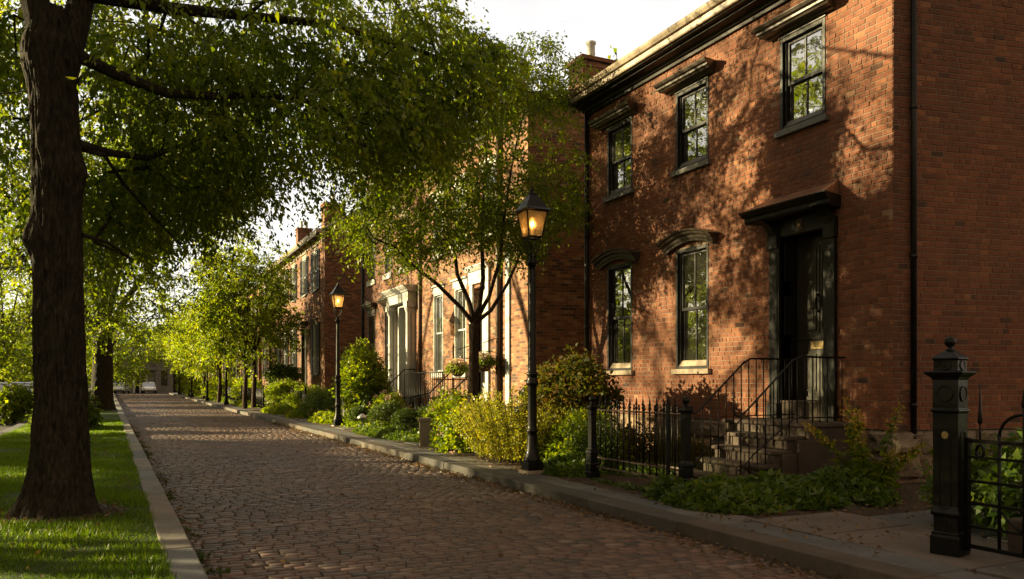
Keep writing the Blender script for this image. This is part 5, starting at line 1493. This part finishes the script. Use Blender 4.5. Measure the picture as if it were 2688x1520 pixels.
# ---------------- second big trunk of the left row and the trees about it
def row_tree(x, y, label, seed, h=13, r=6.5, base=3.0, tr=.45, mat='leaf_dark', n=900, size=.16, group=None, name='shade_tree', tw=.8, do_keep=True, bark='bark', nlf=8, clip=None):
    pth = [(x, y, -.2), (x, y, .5), (x + .05, y, base * .7), (x + .05, y, base + .8)]
    roots = []
    rr = random.Random(seed)
    for k in range(5):
        a = k * 1.26 + rr.random(); q = r * .55
        roots.append(([(x, y, base + .3), (x + math.cos(a) * q * .25, y + math.sin(a) * q * .25, base + (h - base) * .22), (x + math.cos(a) * q * .65, y + math.sin(a) * q * .65, base + (h - base) * .42), (x + math.cos(a) * q, y + math.sin(a) * q, base + (h - base) * .62)], tr * .45, tr * .12, None))
    roots.append(([(x, y, base + .4), (x + .2, y, base + (h - base) * .4), (x, y + .2, base + (h - base) * .75)], tr * .6, tr * .12, None))
    zc = (h + base) / 2
    ells = [(x, y, zc, r * .8, r * .8, (h - base) / 2)]
    for k in range(7):
        a = rr.random() * 6.28; ells.append((x + math.cos(a) * r * .55, y + math.sin(a) * r * .55, rr.uniform(base + 1.2, h - 2), r * .45, r * .45, (h - base) * .2))
    return make_tree(name, label, (x, y, 0), None, roots, ells, n, mat, seed, tw, size, 6, nlf, .55, bark=bark, mind=.5, hollow=.5, trunk=(pth, [tr * 1.1, tr, tr * .9, tr * .8]), group=group, do_keep=do_keep, flare=tr * .5, rmin=.01, clip=clip)
row_tree(-1.62, 23.2, 'leafy tree directly behind the big foreground trunk, its crown filling the gap over the lawn', 33, 13.5, 6.4, 3.4, .2, 'leaf_lime', 1000, .10, tw=.65, nlf=11)  # brighter lime leaf colour stands in for a sunlit glow behind the big crown
row_tree(-2.25, 33.0, 'second leafy tree hidden behind the big foreground trunk, crown reaching over the side street', 34, 14.5, 6.3, 2.8, .2, 'leaf_mid', 1000, .13, tw=.7, nlf=10)
row_tree(-1.05, 43.6, 'second big trunked tree down the left lawn, its low crown over the street', 31, 14, 7.0, 2.7, .50, 'leaf_mid', 1500, .13, nlf=11)
# young bright trees in front of the houses on the right
def young(x, y, label, seed, h=8.8, r=3.1, base=2.0, mat='leaf_lime', n=330, size=.13, tr=.11):
    return row_tree(x, y, label, seed, h, r, base, tr, mat, n, size, 'young trees along the right kerb', 'young_tree', .5, False, 'bark2')
young(5.45, 42.6, 'left one of the twin young trees with brighter lime leaves, trunk nearer the kerb', 41, 9.2, 3.3)
young(6.0, 43.4, 'right one of the twin young trees with greener leaves, trunk nearer the houses', 42, 8.0, 2.8, 2.4, 'leaf_mid')
y1 = young(5.6, 56.5, 'lime leaved young tree between the twin trees and the lamp under leaves', 43, 7.4, 3.4, 1.8)
for (X, Y, lab, s, rz) in [(5.6, 68, 'lime leaved young tree third from the camera on the right kerb', 1.0, 1.2), (5.4, 81, 'lime leaved young tree far along the right kerb', 1.05, 2.6), (5.5, 97, 'farthest young tree on the right kerb by the cross street', 1.15, 4.0)]:
    c = copy_tree(y1, (X, Y, 0), rz, s); c['label'] = lab
# trees of the left side street and the far end, plus unseen sun blockers
bt = row_tree(-6.9, 57, 'mid green tree on the side street just left of the big trunk', 51, 11.5, 5.0, 1.4, .28, 'leaf_mid', 900, .17, 'trees behind the left lawn', 'broadleaf_tree')
for (X, Y, sd, l) in [(-17.5, 21.5, 55, 'unseen broad tree added beyond the side street to shade the road, low branched'), (-16, 9, 56, 'unseen broad tree added in the second row near the camera to shade the road'), (-10.5, 13.5, 54, 'unseen broad tree added nearest the camera to shade the foreground'), (-14.5, 26, 52, 'unseen broad tree added beyond the side street for facade dapples and window reflections'), (-13.5, 42, 53, 'unseen broad tree added left of the parked silver car to dapple the facade')]:
    row_tree(X, Y, l, sd, 11.5 if Y < 15 else 16, 6.2, 1.4, .3, 'leaf_mid', 1000 if Y < 15 else 1900, .19, 'trees behind the left lawn', 'broadleaf_tree')  # out of view, added to block sun on road and facade and fill window reflections
lab = [(-12.5, 71, 1.15, 3.3, 'broad tree beyond the side street behind the white parked car'), (-11, 90, 1.2, 4.4, 'broad tree at the far left end of the side street'), (-2.0, 78, 1.05, 5.0, 'mid green tree on the lawn strip beyond the second big trunk'), (-5.2, 88, 1.2, 2.1, 'tree on the lawn strip between the fourth trunk and the far end'), (-7, 100, 1.4, 3.7, 'tall tree behind the lawn nearest the pinkish brick house'), (-4, 127, 1.5, 1.1, 'tall tree just left of the grey stone building'), (-2.6, 101, 1.1, .3, 'dark green tree on the lawn strip nearest the cross street')]
for (X, Y, s, rz, l) in lab:
    c = copy_tree(bt, (X, Y, 0), rz, s); c['label'] = l
# trees behind the houses that show above the roofs
b2t = copy_tree(bt, (17.2, 24.5, 0), 1.0, (.9, .9, 1.18)); b2t['label'] = 'leafy tree behind the nearest house, its top showing above the roof edge'; b2t['group'] = 'trees behind the houses'
b3t = copy_tree(bt, (16, 128, 0), 2.2, 1.5); b3t['label'] = 'dense tree right of the grey stone building at the street end'; b3t['group'] = 'trees behind the houses'
b3t = copy_tree(bt, (-6, 133, 0), .2, 1.7); b3t['label'] = 'tall tree rising behind the grey stone building at the street end'; b3t['group'] = 'trees behind the houses'
b3t = copy_tree(bt, (6.5, 132, 0), 3.2, 1.6); b3t['label'] = 'tall tree behind the right corner of the grey stone building'; b3t['group'] = 'trees behind the houses'

# ---------------- shrubs and beds
def bush(name, label, c, r, n, mat, seed, size=.05, group=None, cat='shrub', tw=.14, droop=.1, stems=True, nlf=5, hollow=.75, aspect=.55, flowers=None, fl_n=0, fl_size=.03, up=0.0, flat=.9, kind=None):
    rng = np.random.default_rng(seed)
    t = empty(name, (c[0], c[1], c[2]), label, cat, group)
    v = unit(rng.normal(size=(n, 3))); v[:, 2] = np.where(rng.random(n) < (.28 if hollow < .86 else .5), v[:, 2] * .6, np.abs(v[:, 2]))
    rad = (hollow ** 3 + (1 - hollow ** 3) * rng.random((n, 1))) ** (1 / 3)
    lump = np.array([1 + (.22 if hollow > .86 else .42) * noise.noise((q[0] * 2.2 + seed, q[1] * 2.2, q[2] * 2.2)) for q in v])[:, None]
    C = np.array(c) + v * rad * lump * np.array(r)
    out = unit(v + np.array([0, 0, up]))
    V, Fq = sprays(C, 3, nlf, tw, size, droop, rng, aspect, out, size * .35, flat)
    np_mesh('foliage', V, Fq, M[mat], t)
    if stems:
        nodes, par, rd = tree_skeleton([([(c[0], c[1], c[2] - .08), (c[0] + .02, c[1], c[2] + r[2] * .25)], .03, .02, None)], C[rng.choice(n, min(n, 40), False)], .003, 2.2, .2)
        skeleton_mesh('stems', nodes, par, rd, M['bark2'], t, 5)
    if flowers:
        k = rng.choice(n, min(fl_n, n), False); D = out[k]
        P = C[k] + D * tw * 1.05
        P = np.repeat(P, 9, 0) + rng.normal(size=(len(P) * 9, 3)) * fl_size * .6
        V, Fq = leaves_np(P, rng.normal(size=P.shape) + np.repeat(D, 9, 0), fl_size, .9, rng)
        np_mesh('petals', V, Fq, M[flowers], t)
    return t
def pix_bush(px, py, D, z):   # ground point under a pixel column at distance X=D
    d = ray(px * 1.0439, py); k = D / d[0]; return (D, d[1] * k, z)
# clipped round shrubs
gb = 'clipped round shrubs by the second lamp'
for i, (px, D, r, lab) in enumerate([(1022, 6.0, .31, 'roundest clipped shrub, nearest to the stone bollard'), (958, 6.15, .32, 'clipped round shrub in the middle of the front row'), (903, 6.2, .27, 'clipped round shrub nearest to the second lamp'), (985, 6.9, .36, 'taller clipped shrub behind the front row, before the white door'), (1075, 6.7, .33, 'clipped shrub behind and right of the roundest one, by the railing'), (1110, 7.1, .33, 'clipped shrub closest to the small tree trunk')]):
    b = pix_bush(px, 1100, D, 0)
    bush('round_shrub', lab, (b[0], b[1], GZ + r * .95 + .1), (r, r, r * .95), 620, 'leaf_box', 60 + i, .030, gb, 'shrub', .05, 0, True, 4, .9)
# golden shrub: upright feathery stems
def golden():
    rng = np.random.default_rng(77); b = (5.92, 12.3)
    t = empty('golden_shrub', (b[0], b[1], -.05), 'tall feathery golden yellow shrub glowing beside the near lamp post', 'shrub')
    Pl = []; Dl = []; mb = MB()
    for s in range(330):
        a = rng.uniform(0, 2 * math.pi); rr = math.sqrt(rng.random()); x0 = b[0] + .50 * rr * math.cos(a); y0 = b[1] + 1.0 * rr * math.sin(a)
        h = rng.uniform(.55, 1.35) * (1.0 - .25 * rr) * (1.0 if y0 > b[1] - .3 else .9)
        lean = np.array([.30 * math.cos(a) * rr, .36 * math.sin(a) * rr, 1.0]) + rng.normal(size=3) * .13; lean[2] = 1
        pts = []
        for i in range(14):
            q = i / 13; p = np.array([x0, y0, -.05]) + lean * h * q; p[:2] += np.array([math.cos(a), math.sin(a)]) * .16 * q * q * rng.uniform(.6, 1.3)
            pts.append(tuple(p))
            if q > .12:
                for _ in range(9):
                    Pl.append(p + rng.normal(size=3) * .024); d = rng.normal(size=3); d[2] += .35; Dl.append(d)
        mb.tube([pts[0], pts[6], pts[13]], .004, 4, cap=False)
    mb.build('stems', M['bark2'], t, uv=False)
    V, Fq = leaves_np(np.array(Pl), np.array(Dl), .038, .5, rng); np_mesh('foliage', V, Fq, M['leaf_gold'], t)
golden()
bush('rose_bush', 'tall reddish tipped bush against the alley between lamp and near house', (6.9, 12.05, .95), (.62, .95, .68), 620, 'leaf_red', 81, .075, None, 'bush', .2, .35, True, 6, .6)
bush('garden_bush', 'leafy green bush under the reddish bush, left of the fence post', (6.5, 10.95, .12), (.55, .75, .62), 480, 'leaf_mid', 82, .06, None, 'bush', .2, .2, True, 6, .6, .4)
bush('grey_shrub', 'small wispy grey green shrub beside the left fence post', (6.35, 10.3, .1), (.32, .4, .55), 360, 'leaf_box', 83, .045, None, 'shrub', .16, -.4, True, 6, .5, .25, up=1)
bush('lilac_bush', 'tall green bush before the brown windows, right of the second lamp', (7.2, 26.6, .95), (.72, .85, 1.45), 620, 'leaf_mid', 84, .10, None, 'bush', .3, .3, True, 6, .55)
bush('lilac_bush', 'dark rounded shrub at the foot of the brown hooded window', (8.2, 28.6, .8), (.42, .5, .6), 260, 'leaf_ivy', 85, .08, None, 'bush', .18, .1, True, 5, .6)
bush('hydrangea', 'leafy bush with dusty pink flower heads in front of the white columned door', (7.1, 23.2, .25), (.4, .6, .62), 320, 'leaf_mid', 86, .085, None, 'bush', .2, .2, True, 5, .6, flowers='petal', fl_n=26, fl_size=.065)
bush('hydrangea', 'low leafy bush left of the golden shrub with a few pale flowers', (6.2, 14.6, .1), (.62, 1.15, .62), 720, 'leaf_mid', 87, .085, None, 'bush', .2, .45, True, 6, .55, flowers='petal', fl_n=14, fl_size=.045)
bush('hydrangea', 'dark leafy bush with buff flowers beside the small tree trunk', (6.9, 17.3, .35), (.6, .9, .6), 480, 'leaf_mid', 88, .075, None, 'bush', .2, .25, True, 5, .6, flowers='petal', fl_n=14, fl_size=.05)
bush('flower_clump', 'grey purple flowering clump beside the marker post', (6.6, 29.6, .25), (.7, 1.3, .65), 480, 'leaf_ivy', 89, .07, None, 'plant', .2, .1, True, 5, .6, flowers='petal', fl_n=40, fl_size=.045)
bush('garden_shrub', 'round topped lollipop shrub behind the twin trees', (7.3, 42.5, 1.5), (.85, .95, .62), 420, 'leaf_box', 90, .09, 'shrubs of the far gardens', 'shrub', .2, .1, True, 5, .7)
bush('garden_shrub', 'dark green hedge shrub inside the low fence behind the twin trees', (7.1, 40.0, .5), (.8, 2.4, .75), 620, 'leaf_mid', 91, .09, 'shrubs of the far gardens', 'shrub', .22, .2, True, 5, .7)
bush('garden_shrub', 'green shrub filling the fence corner before the shuttered house', (7.4, 36.5, .35), (.8, 1.9, .6), 460, 'leaf_mid', 92, .085, 'shrubs of the far gardens', 'shrub', .22, .2, True, 5, .7)
fs = bush('garden_shrub', 'green shrub by the third lamp behind the low fence', (6.9, 52, .5), (.8, 3.0, .9), 500, 'leaf_lime', 93, .12, 'shrubs of the far gardens', 'shrub', .25, .2, False, 5, .7)
for (X, Y, s, l) in [(6.9, 63, 1.1, 'green shrub by the fourth lamp behind the low fence'), (6.7, 78, 1.15, 'green shrub by the fifth lamp far down the row'), (6.8, 92, 1.2, 'farthest green shrub before the cross street')]:
    c = copy_tree(fs, (X, Y, .5), .4, s); c['label'] = l
bush('dark_bush', 'dark bush on the left lawn between the two big trunks', (-1.55, 27.2, .1), (.72, .8, .95), 520, 'leaf_ivy', 94, .11, None, 'bush', .24, .25, True, 6, .6)
bush('dark_bush', 'leafy green bush at the left edge in front of the parked silver car', (-3.4, 32.0, .45), (.5, .7, .55), 320, 'leaf_mid', 95, .13, None, 'bush', .28, .35, True, 6, .6)
bush('garden_plants', 'leafy green plants growing behind the iron gate at right', (7.35, 3.9, .25), (.62, 1.5, .55), 520, 'leaf_ivy', 96, .09, None, 'plants', .2, .4, True, 5, .6)  # darker ivy leaf colour stands in for shade behind the gate
bush('creeping_bush', 'loose green bush inside the inner fence below the lower windows', (8.0, 11.2, .05), (.5, 1.5, .42), 420, 'leaf_red', 97, .055, None, 'bush', .15, .2, False, 5, .6)

# goldenrod like weed at the house corner
def weed():
    rng = np.random.default_rng(99); b = (8.0, 6.75)
    t = empty('goldenrod', (b[0], b[1], -.05), 'tall weed with big leaves and yellow flower tips at the corner of the near house', 'plant')
    Pl = []; Dl = []; Sz = []; Fp = []; mb = MB()
    for (ox, oy, h, lx, ly) in [(0, .3, 1.12, .04, .22), (-.1, .1, .98, .0, .1), (.1, -.15, 1.05, .05, -.22), (-.2, .3, .80, -.1, .62), (.05, -.25, .62, .1, -.42), (-.2, -.05, .7, -.2, -.05), (.1, .2, .75, .1, .35), (-.1, -.3, .55, -.15, -.3)]:
        p0 = np.array([b[0] + ox * .6, b[1] + oy * .6, -.06]); pts = []
        for i in range(16):
            q = i / 15; p = p0 + np.array([lx * q * q, ly * q * q, h * q]); pts.append(tuple(p))
            if .1 < q < .93:
                for _ in range(7 if q < .75 else 5): 
                    a = rng.uniform(0, 6.28); Pl.append(p); Dl.append([math.cos(a), math.sin(a), -.25 + rng.normal() * .3]); Sz.append(.15 * (1.1 - .62 * q))
            if q > .68:
                for _ in range(22): Fp.append(p + rng.normal(size=3) * np.array([.045, .045, .02]) * (1.25 - q) * 2.2)
        mb.tube(pts[::5] + [pts[-1]], .006, 5)
    mb.build('stems', M['leaf_box'], t, uv=False)
    V = []; 
    Pl, Dl, Sz = np.array(Pl), np.array(Dl), np.array(Sz)
    V, Fq = leaves_np(Pl, Dl, 1.0, .5, rng); 
    V = (V.reshape(-1, 4, 3) - Pl[:, None]) * Sz[:, None, None] + Pl[:, None]
    np_mesh('leaves', V.reshape(-1, 3), Fq, M['leaf_mid'], t)
    Fp = np.array(Fp); V, Fq = leaves_np(Fp, rng.normal(size=Fp.shape), .036, .6, rng); np_mesh('petals', V, Fq, M['yellow'], t)
weed()
# foliage in the hanging baskets
for (t, c), sd in ((b1, 1), (b2, 2)):
    rng = np.random.default_rng(sd); n = 150
    v = unit(rng.normal(size=(n, 3))); v[:, 2] = np.abs(v[:, 2]) * .9 - .35; C = np.array(c) + v * np.array([.26, .27, .24])
    V, Fq = sprays(C, 3, 4, .10, .05, .3, rng, .6, v, .02); np_mesh('foliage', V, Fq, M['leaf_mid'], t)
    k = C[v[:, 2] > .0]; P = np.repeat(k, 6, 0) + rng.normal(size=(len(k) * 6, 3)) * .04 + np.array([0, 0, .05]); V, Fq = leaves_np(P, rng.normal(size=P.shape), .045, .9, rng); np_mesh('petals', V, Fq, M['petal'], t)

# ground cover, grass, litter: what nobody could count
def cover(name, label, polys, n, h, mat, size, seed, cat='ground cover', droop=.2):
    rng = np.random.default_rng(seed); P = []
    for (cx, cy, rx, ry, w) in polys:
        m = int(n * w); a = rng.uniform(0, 6.28, m); r = np.sqrt(rng.random(m))
        x = cx + rx * r * np.cos(a); y = cy + ry * r * np.sin(a)
        z = GZ + h * (1 - r ** 2.5) * np.array([.75 + .5 * noise.noise((q * 2.1, s * 2.1, seed)) for q, s in zip(x, y)]) * rng.random(m) ** .4
        P.append(np.stack([x, y, z], 1))
    P = np.concatenate(P); D = rng.normal(size=P.shape); D[:, 2] = np.abs(D[:, 2]) * .6 - droop
    V, Fq = leaves_np(P, D, size, .65, rng)
    o = np_mesh(name, V, Fq, M[mat]); tag(o, label, cat, kind='stuff'); return o
cover('ivy', 'dark glossy ivy spreading beside the near stoop and gate post', [(5.98, 7.0, .62, .72, .5), (6.75, 6.95, .75, .72, .7), (7.55, 6.75, .5, .6, .3), (5.72, 7.6, .25, .3, .06)], 9500, .34, 'leaf_ivy', .075, 201)
cover('ivy', 'dark ivy bank between the near lamp and the left fence post', [(5.95, 10.35, .40, .75, .8), (6.2, 11.3, .35, .6, .3)], 6500, .30, 'leaf_ivy', .06, 202)
cover('ivy', 'dark ivy bank below the clipped round shrubs', [(5.85, 19.6, .42, 2.5, 1.0), (6.1, 17.5, .45, 1.2, .3)], 9000, .30, 'leaf_ivy', .06, 203)
cover('ground_cover', 'bright low plants behind the near garden fence', [(7.0, 9.8, .8, .9, .4), (7.9, 9.6, .5, .8, .3), (6.6, 11.5, .5, .6, .3)], 6000, .22, 'leaf_box', .05, 204)
cover('ground_cover', 'yellow green low plants by the second lamp and path', [(6.1, 27.0, .5, 1.8, .5), (6.0, 31.2, .45, 1.2, .25), (6.0, 36.5, .5, 2.8, .5)], 10000, .42, 'leaf_lime', .075, 205)
cover('ground_cover', 'green low plants along the far garden strips', [(6.0, 34.5, .45, 1.6, .2), (6.2, 47, .6, 4, .3), (6.1, 62, .6, 9, .3), (6.1, 85, .6, 12, .3), (6.6, 24, .8, 2.5, .15), (7.5, 15.5, .9, 2, .2)], 16000, .40, 'leaf_mid', .09, 206)
cover('ground_cover', 'small weeds along the foot of the fence', [(5.75, 8.3, .12, 1.2, .6), (5.85, 7.2, .25, .35, .5)], 900, .07, 'leaf_box', .045, 207)

def grass():
    rng = np.random.default_rng(300); n = 210000
    u = rng.random(n); y = 2.2 + 30 * u ** 1.9
    l = np.where(y < 19, -2.75, -2.75 - .012 * (y - 19)); r = kerb_left(y) - .225 + np.abs(rng.normal(size=n)) * .02 - .01
    x = l + (r - l) * rng.random(n)
    z = np.array([lawn_h(a, b) for a, b in zip(x, y)])
    h = rng.uniform(.022, .058, n) * (1 + .3 * np.sin(x * 3 + y * 2)) ; lean = rng.normal(size=(n, 2)) * .022
    nz = np.array([noise.noise((a * 1.6, b * 1.1, 2.2)) for a, b in zip(x, y)]); dt = np.hypot(x + .6, y - 9.45)
    ok = (nz + rng.normal(size=n) * .12 > -.36) & (dt + nz * .3 > .52)
    x, y, z, h, lean = x[ok], y[ok], z[ok], (h * (1 + .6 * nz))[ok], lean[ok]; n = len(x)
    wd = .0030 * (1 + y * .07); a = rng.uniform(0, 3.14, n); dx, dy = np.cos(a) * wd, np.sin(a) * wd
    V = np.empty((n, 3, 3)); V[:, 0] = np.stack([x - dx, y - dy, z - .004], 1); V[:, 1] = np.stack([x + dx, y + dy, z - .004], 1); V[:, 2] = np.stack([x + lean[:, 0], y + lean[:, 1], z + h], 1)
    o = np_mesh('grass', V.reshape(-1, 3), np.arange(n * 3).reshape(n, 3), M['grass']); tag(o, 'short green mown grass of the left lawn strip', 'grass', kind='stuff')
grass()
mb = MB(); pts = [(-.6 + (.60 + .12 * noise.noise((math.cos(a) * 2, math.sin(a) * 2, 5))) * math.cos(a), 9.45 + (.60 + .12 * noise.noise((math.cos(a) * 2, math.sin(a) * 2, 5))) * math.sin(a)) for a in np.linspace(0, 2 * math.pi, 40)[:-1]]
for i in range(len(pts)): mb.quad((-.6, 9.45, GZ + .03), (*pts[i], lawn_h(*pts[i]) + .008), (*pts[(i + 1) % len(pts)], lawn_h(*pts[(i + 1) % len(pts)]) + .008), sm=True)
tag(mb.build('bare_soil', M['soil']), kind='structure')
def litter():
    rng = np.random.default_rng(301); P = []
    n = 2600; y = rng.uniform(3.5, 30, n); x = KR - np.abs(rng.normal(size=n)) * .13 - .01; P.append(np.stack([x, y, np.full(n, RZ + .006) + rng.random(n) * .03 * np.exp(-(KR - x) / .08)], 1))
    n = 700; y = rng.uniform(3, 30, n); x = kerb_left(y) + np.abs(rng.normal(size=n)) * .10 + .01; P.append(np.stack([x, y, np.full(n, RZ + .01)], 1))
    n = 420; y = rng.uniform(3, 24, n); x = rng.uniform(.6, KR, n); P.append(np.stack([x, y, np.full(n, RZ + .012)], 1))
    n = 2200; y = rng.uniform(4.4, 16, n); x = rng.uniform(5.2, 8.6, n) ; P.append(np.stack([x, y, np.full(n, GZ + .01) + .05 * np.clip((x - 5.6) / 3, 0, 1)], 1))
    n = 160; y = rng.uniform(1, 7, n); x = rng.uniform(4.9, 8.5, n); P.append(np.stack([x, y, np.full(n, GZ + .006)], 1))
    n = 420; y = rng.uniform(3, 24, n); x = rng.uniform(-2.7, .1, n); P.append(np.stack([x, y, np.full(n, GZ + .03)], 1))
    n = 260; a = rng.uniform(0, 6.28, n); r = rng.normal(.55, .14, n); P.append(np.stack([-.6 + r * np.cos(a), 9.45 + r * np.sin(a), np.full(n, GZ + .01)], 1))
    P = np.concatenate(P); D = rng.normal(size=P.shape); D[:, 2] = np.abs(D[:, 2]) * .18
    V, Fq = leaves_np(P, D, .042, .5, rng, .5)
    o = np_mesh('leaf_litter', V, Fq, M['litter']); tag(o, 'dry brown leaf litter along the kerbs and beds', 'leaf litter', kind='stuff')
    # green tufts in the gutter of the left kerb
    n = 34; y = rng.uniform(4.5, 26, n); P = np.stack([kerb_left(y) + .03 + np.abs(rng.normal(size=n)) * .06, y, np.full(n, RZ)], 1)
    P = np.repeat(P, 22, 0) + rng.normal(size=(n * 22, 3)) * np.array([.03, .04, .003]); D = rng.normal(size=P.shape) * .6; D[:, 2] += .7
    V, Fq = leaves_np(P, D, .05, .25, rng); o = np_mesh('weeds', V, Fq, M['leaf_box']); tag(o, 'small green weeds in the gutter joints', 'weeds', kind='stuff')
litter()
# the wood that closes the view
def woods():
    rng = np.random.default_rng(400); C = []
    for _ in range(2000):
        C.append((rng.uniform(-75, 55), rng.uniform(140, 165), abs(rng.normal()) * 7.5))
    for _ in range(700):
        C.append((rng.uniform(-52, -34), rng.uniform(15, 140), abs(rng.normal()) * 3.2))
    V, Fq = sprays(np.array(C), 7, 9, 2.2, .62, .5, rng, .6, None, .3, .8)
    o = np_mesh('woods', V, Fq, M['leaf_mid']); tag(o, 'dark mass of trees closing the view beyond the street', 'woods', kind='stuff')
woods()
# ------------------------------------------------------------------ camera, light
cam = bpy.data.cameras.new('camera'); co = bpy.data.objects.new('camera', cam); COL.objects.link(co)
co.location = (0, 0, EYE); co.rotation_euler = (math.pi / 2, 0, -TH)
cam.sensor_width = 36; cam.lens = 36 * F / 2688; cam.shift_y = (HZ - 760) / 2688
cam.clip_start = .05; cam.clip_end = 2000
S.camera = co
w = bpy.data.worlds.new('World'); S.world = w; w.use_nodes = True
nt = w.node_tree; nt.nodes.clear()
out = nt.nodes.new('ShaderNodeOutputWorld'); bg = nt.nodes.new('ShaderNodeBackground'); bg.inputs[1].default_value = .1
sky = nt.nodes.new('ShaderNodeTexSky'); sky.sky_type = 'NISHITA'; sky.sun_disc = False; sky.sun_elevation = S_EL; sky.sun_rotation = -S_AZ; sky.air_density = 1.0; sky.dust_density = 2.0
tc = nt.nodes.new('ShaderNodeTexCoord'); mp_ = nt.nodes.new('ShaderNodeMapping'); mp_.inputs['Scale'].default_value = (1, 1, 3.2); L(nt, tc.outputs['Generated'], mp_.inputs['Vector'])
cl = noise_n(nt, mp_.outputs[0], 2.6, 7, .6)
cov = ramp(nt, cl, [(.28, (.62, .62, .62)), (.62, (1, 1, 1))])
cloud = ramp(nt, noise_n(nt, mp_.outputs[0], 4.5, 6, .6), [(.3, (CLOUD * .84, CLOUD * .82, CLOUD * .81)), (.6, (CLOUD, CLOUD * .955, CLOUD * .89))])
# a bright cloud bank low ahead on the sunward side, a dimmer grey cover overhead and behind
sx = nt.nodes.new('ShaderNodeSeparateXYZ'); L(nt, tc.outputs['Generated'], sx.inputs[0])
az = math_n(nt, 'ADD', math_n(nt, 'MULTIPLY', sx.outputs[1], .97), math_n(nt, 'MULTIPLY', sx.outputs[0], .10))
f1 = ramp(nt, math_n(nt, 'ADD', math_n(nt, 'MULTIPLY', az, .5), .5), [(.38, AMB), (.78, (1, 1, 1))])
f2 = ramp(nt, sx.outputs[2], [(.36, (1, 1, 1)), (.75, (.62, .58, .54))])
skyc = mix_c(nt, 1.0, mix_c(nt, 1.0, mix_c(nt, cov, sky.outputs[0], cloud), f1, 'MULTIPLY'), f2, 'MULTIPLY')
L(nt, skyc, bg.inputs[0]); L(nt, bg.outputs[0], out.inputs[0])
sl = bpy.data.lights.new('sun', 'SUN'); so = bpy.data.objects.new('sun', sl); COL.objects.link(so)
sl.energy = 5.0; sl.angle = math.radians(.6); sl.color = (1.0, .82, .44)
so.rotation_euler = (-SUN).to_track_quat('-Z', 'Y').to_euler()
S.view_settings.view_transform = 'Standard'; S.view_settings.look = 'None'; S.view_settings.gamma = 1; S.view_settings.exposure = EXPO
S.cycles.max_bounces = 8; S.cycles.diffuse_bounces = 4; S.cycles.glossy_bounces = 3; S.cycles.transmission_bounces = 4; S.cycles.transparent_max_bounces = 12
S.cycles.sample_clamp_indirect = 6
S.cycles.caustics_reflective = False; S.cycles.caustics_refractive = False
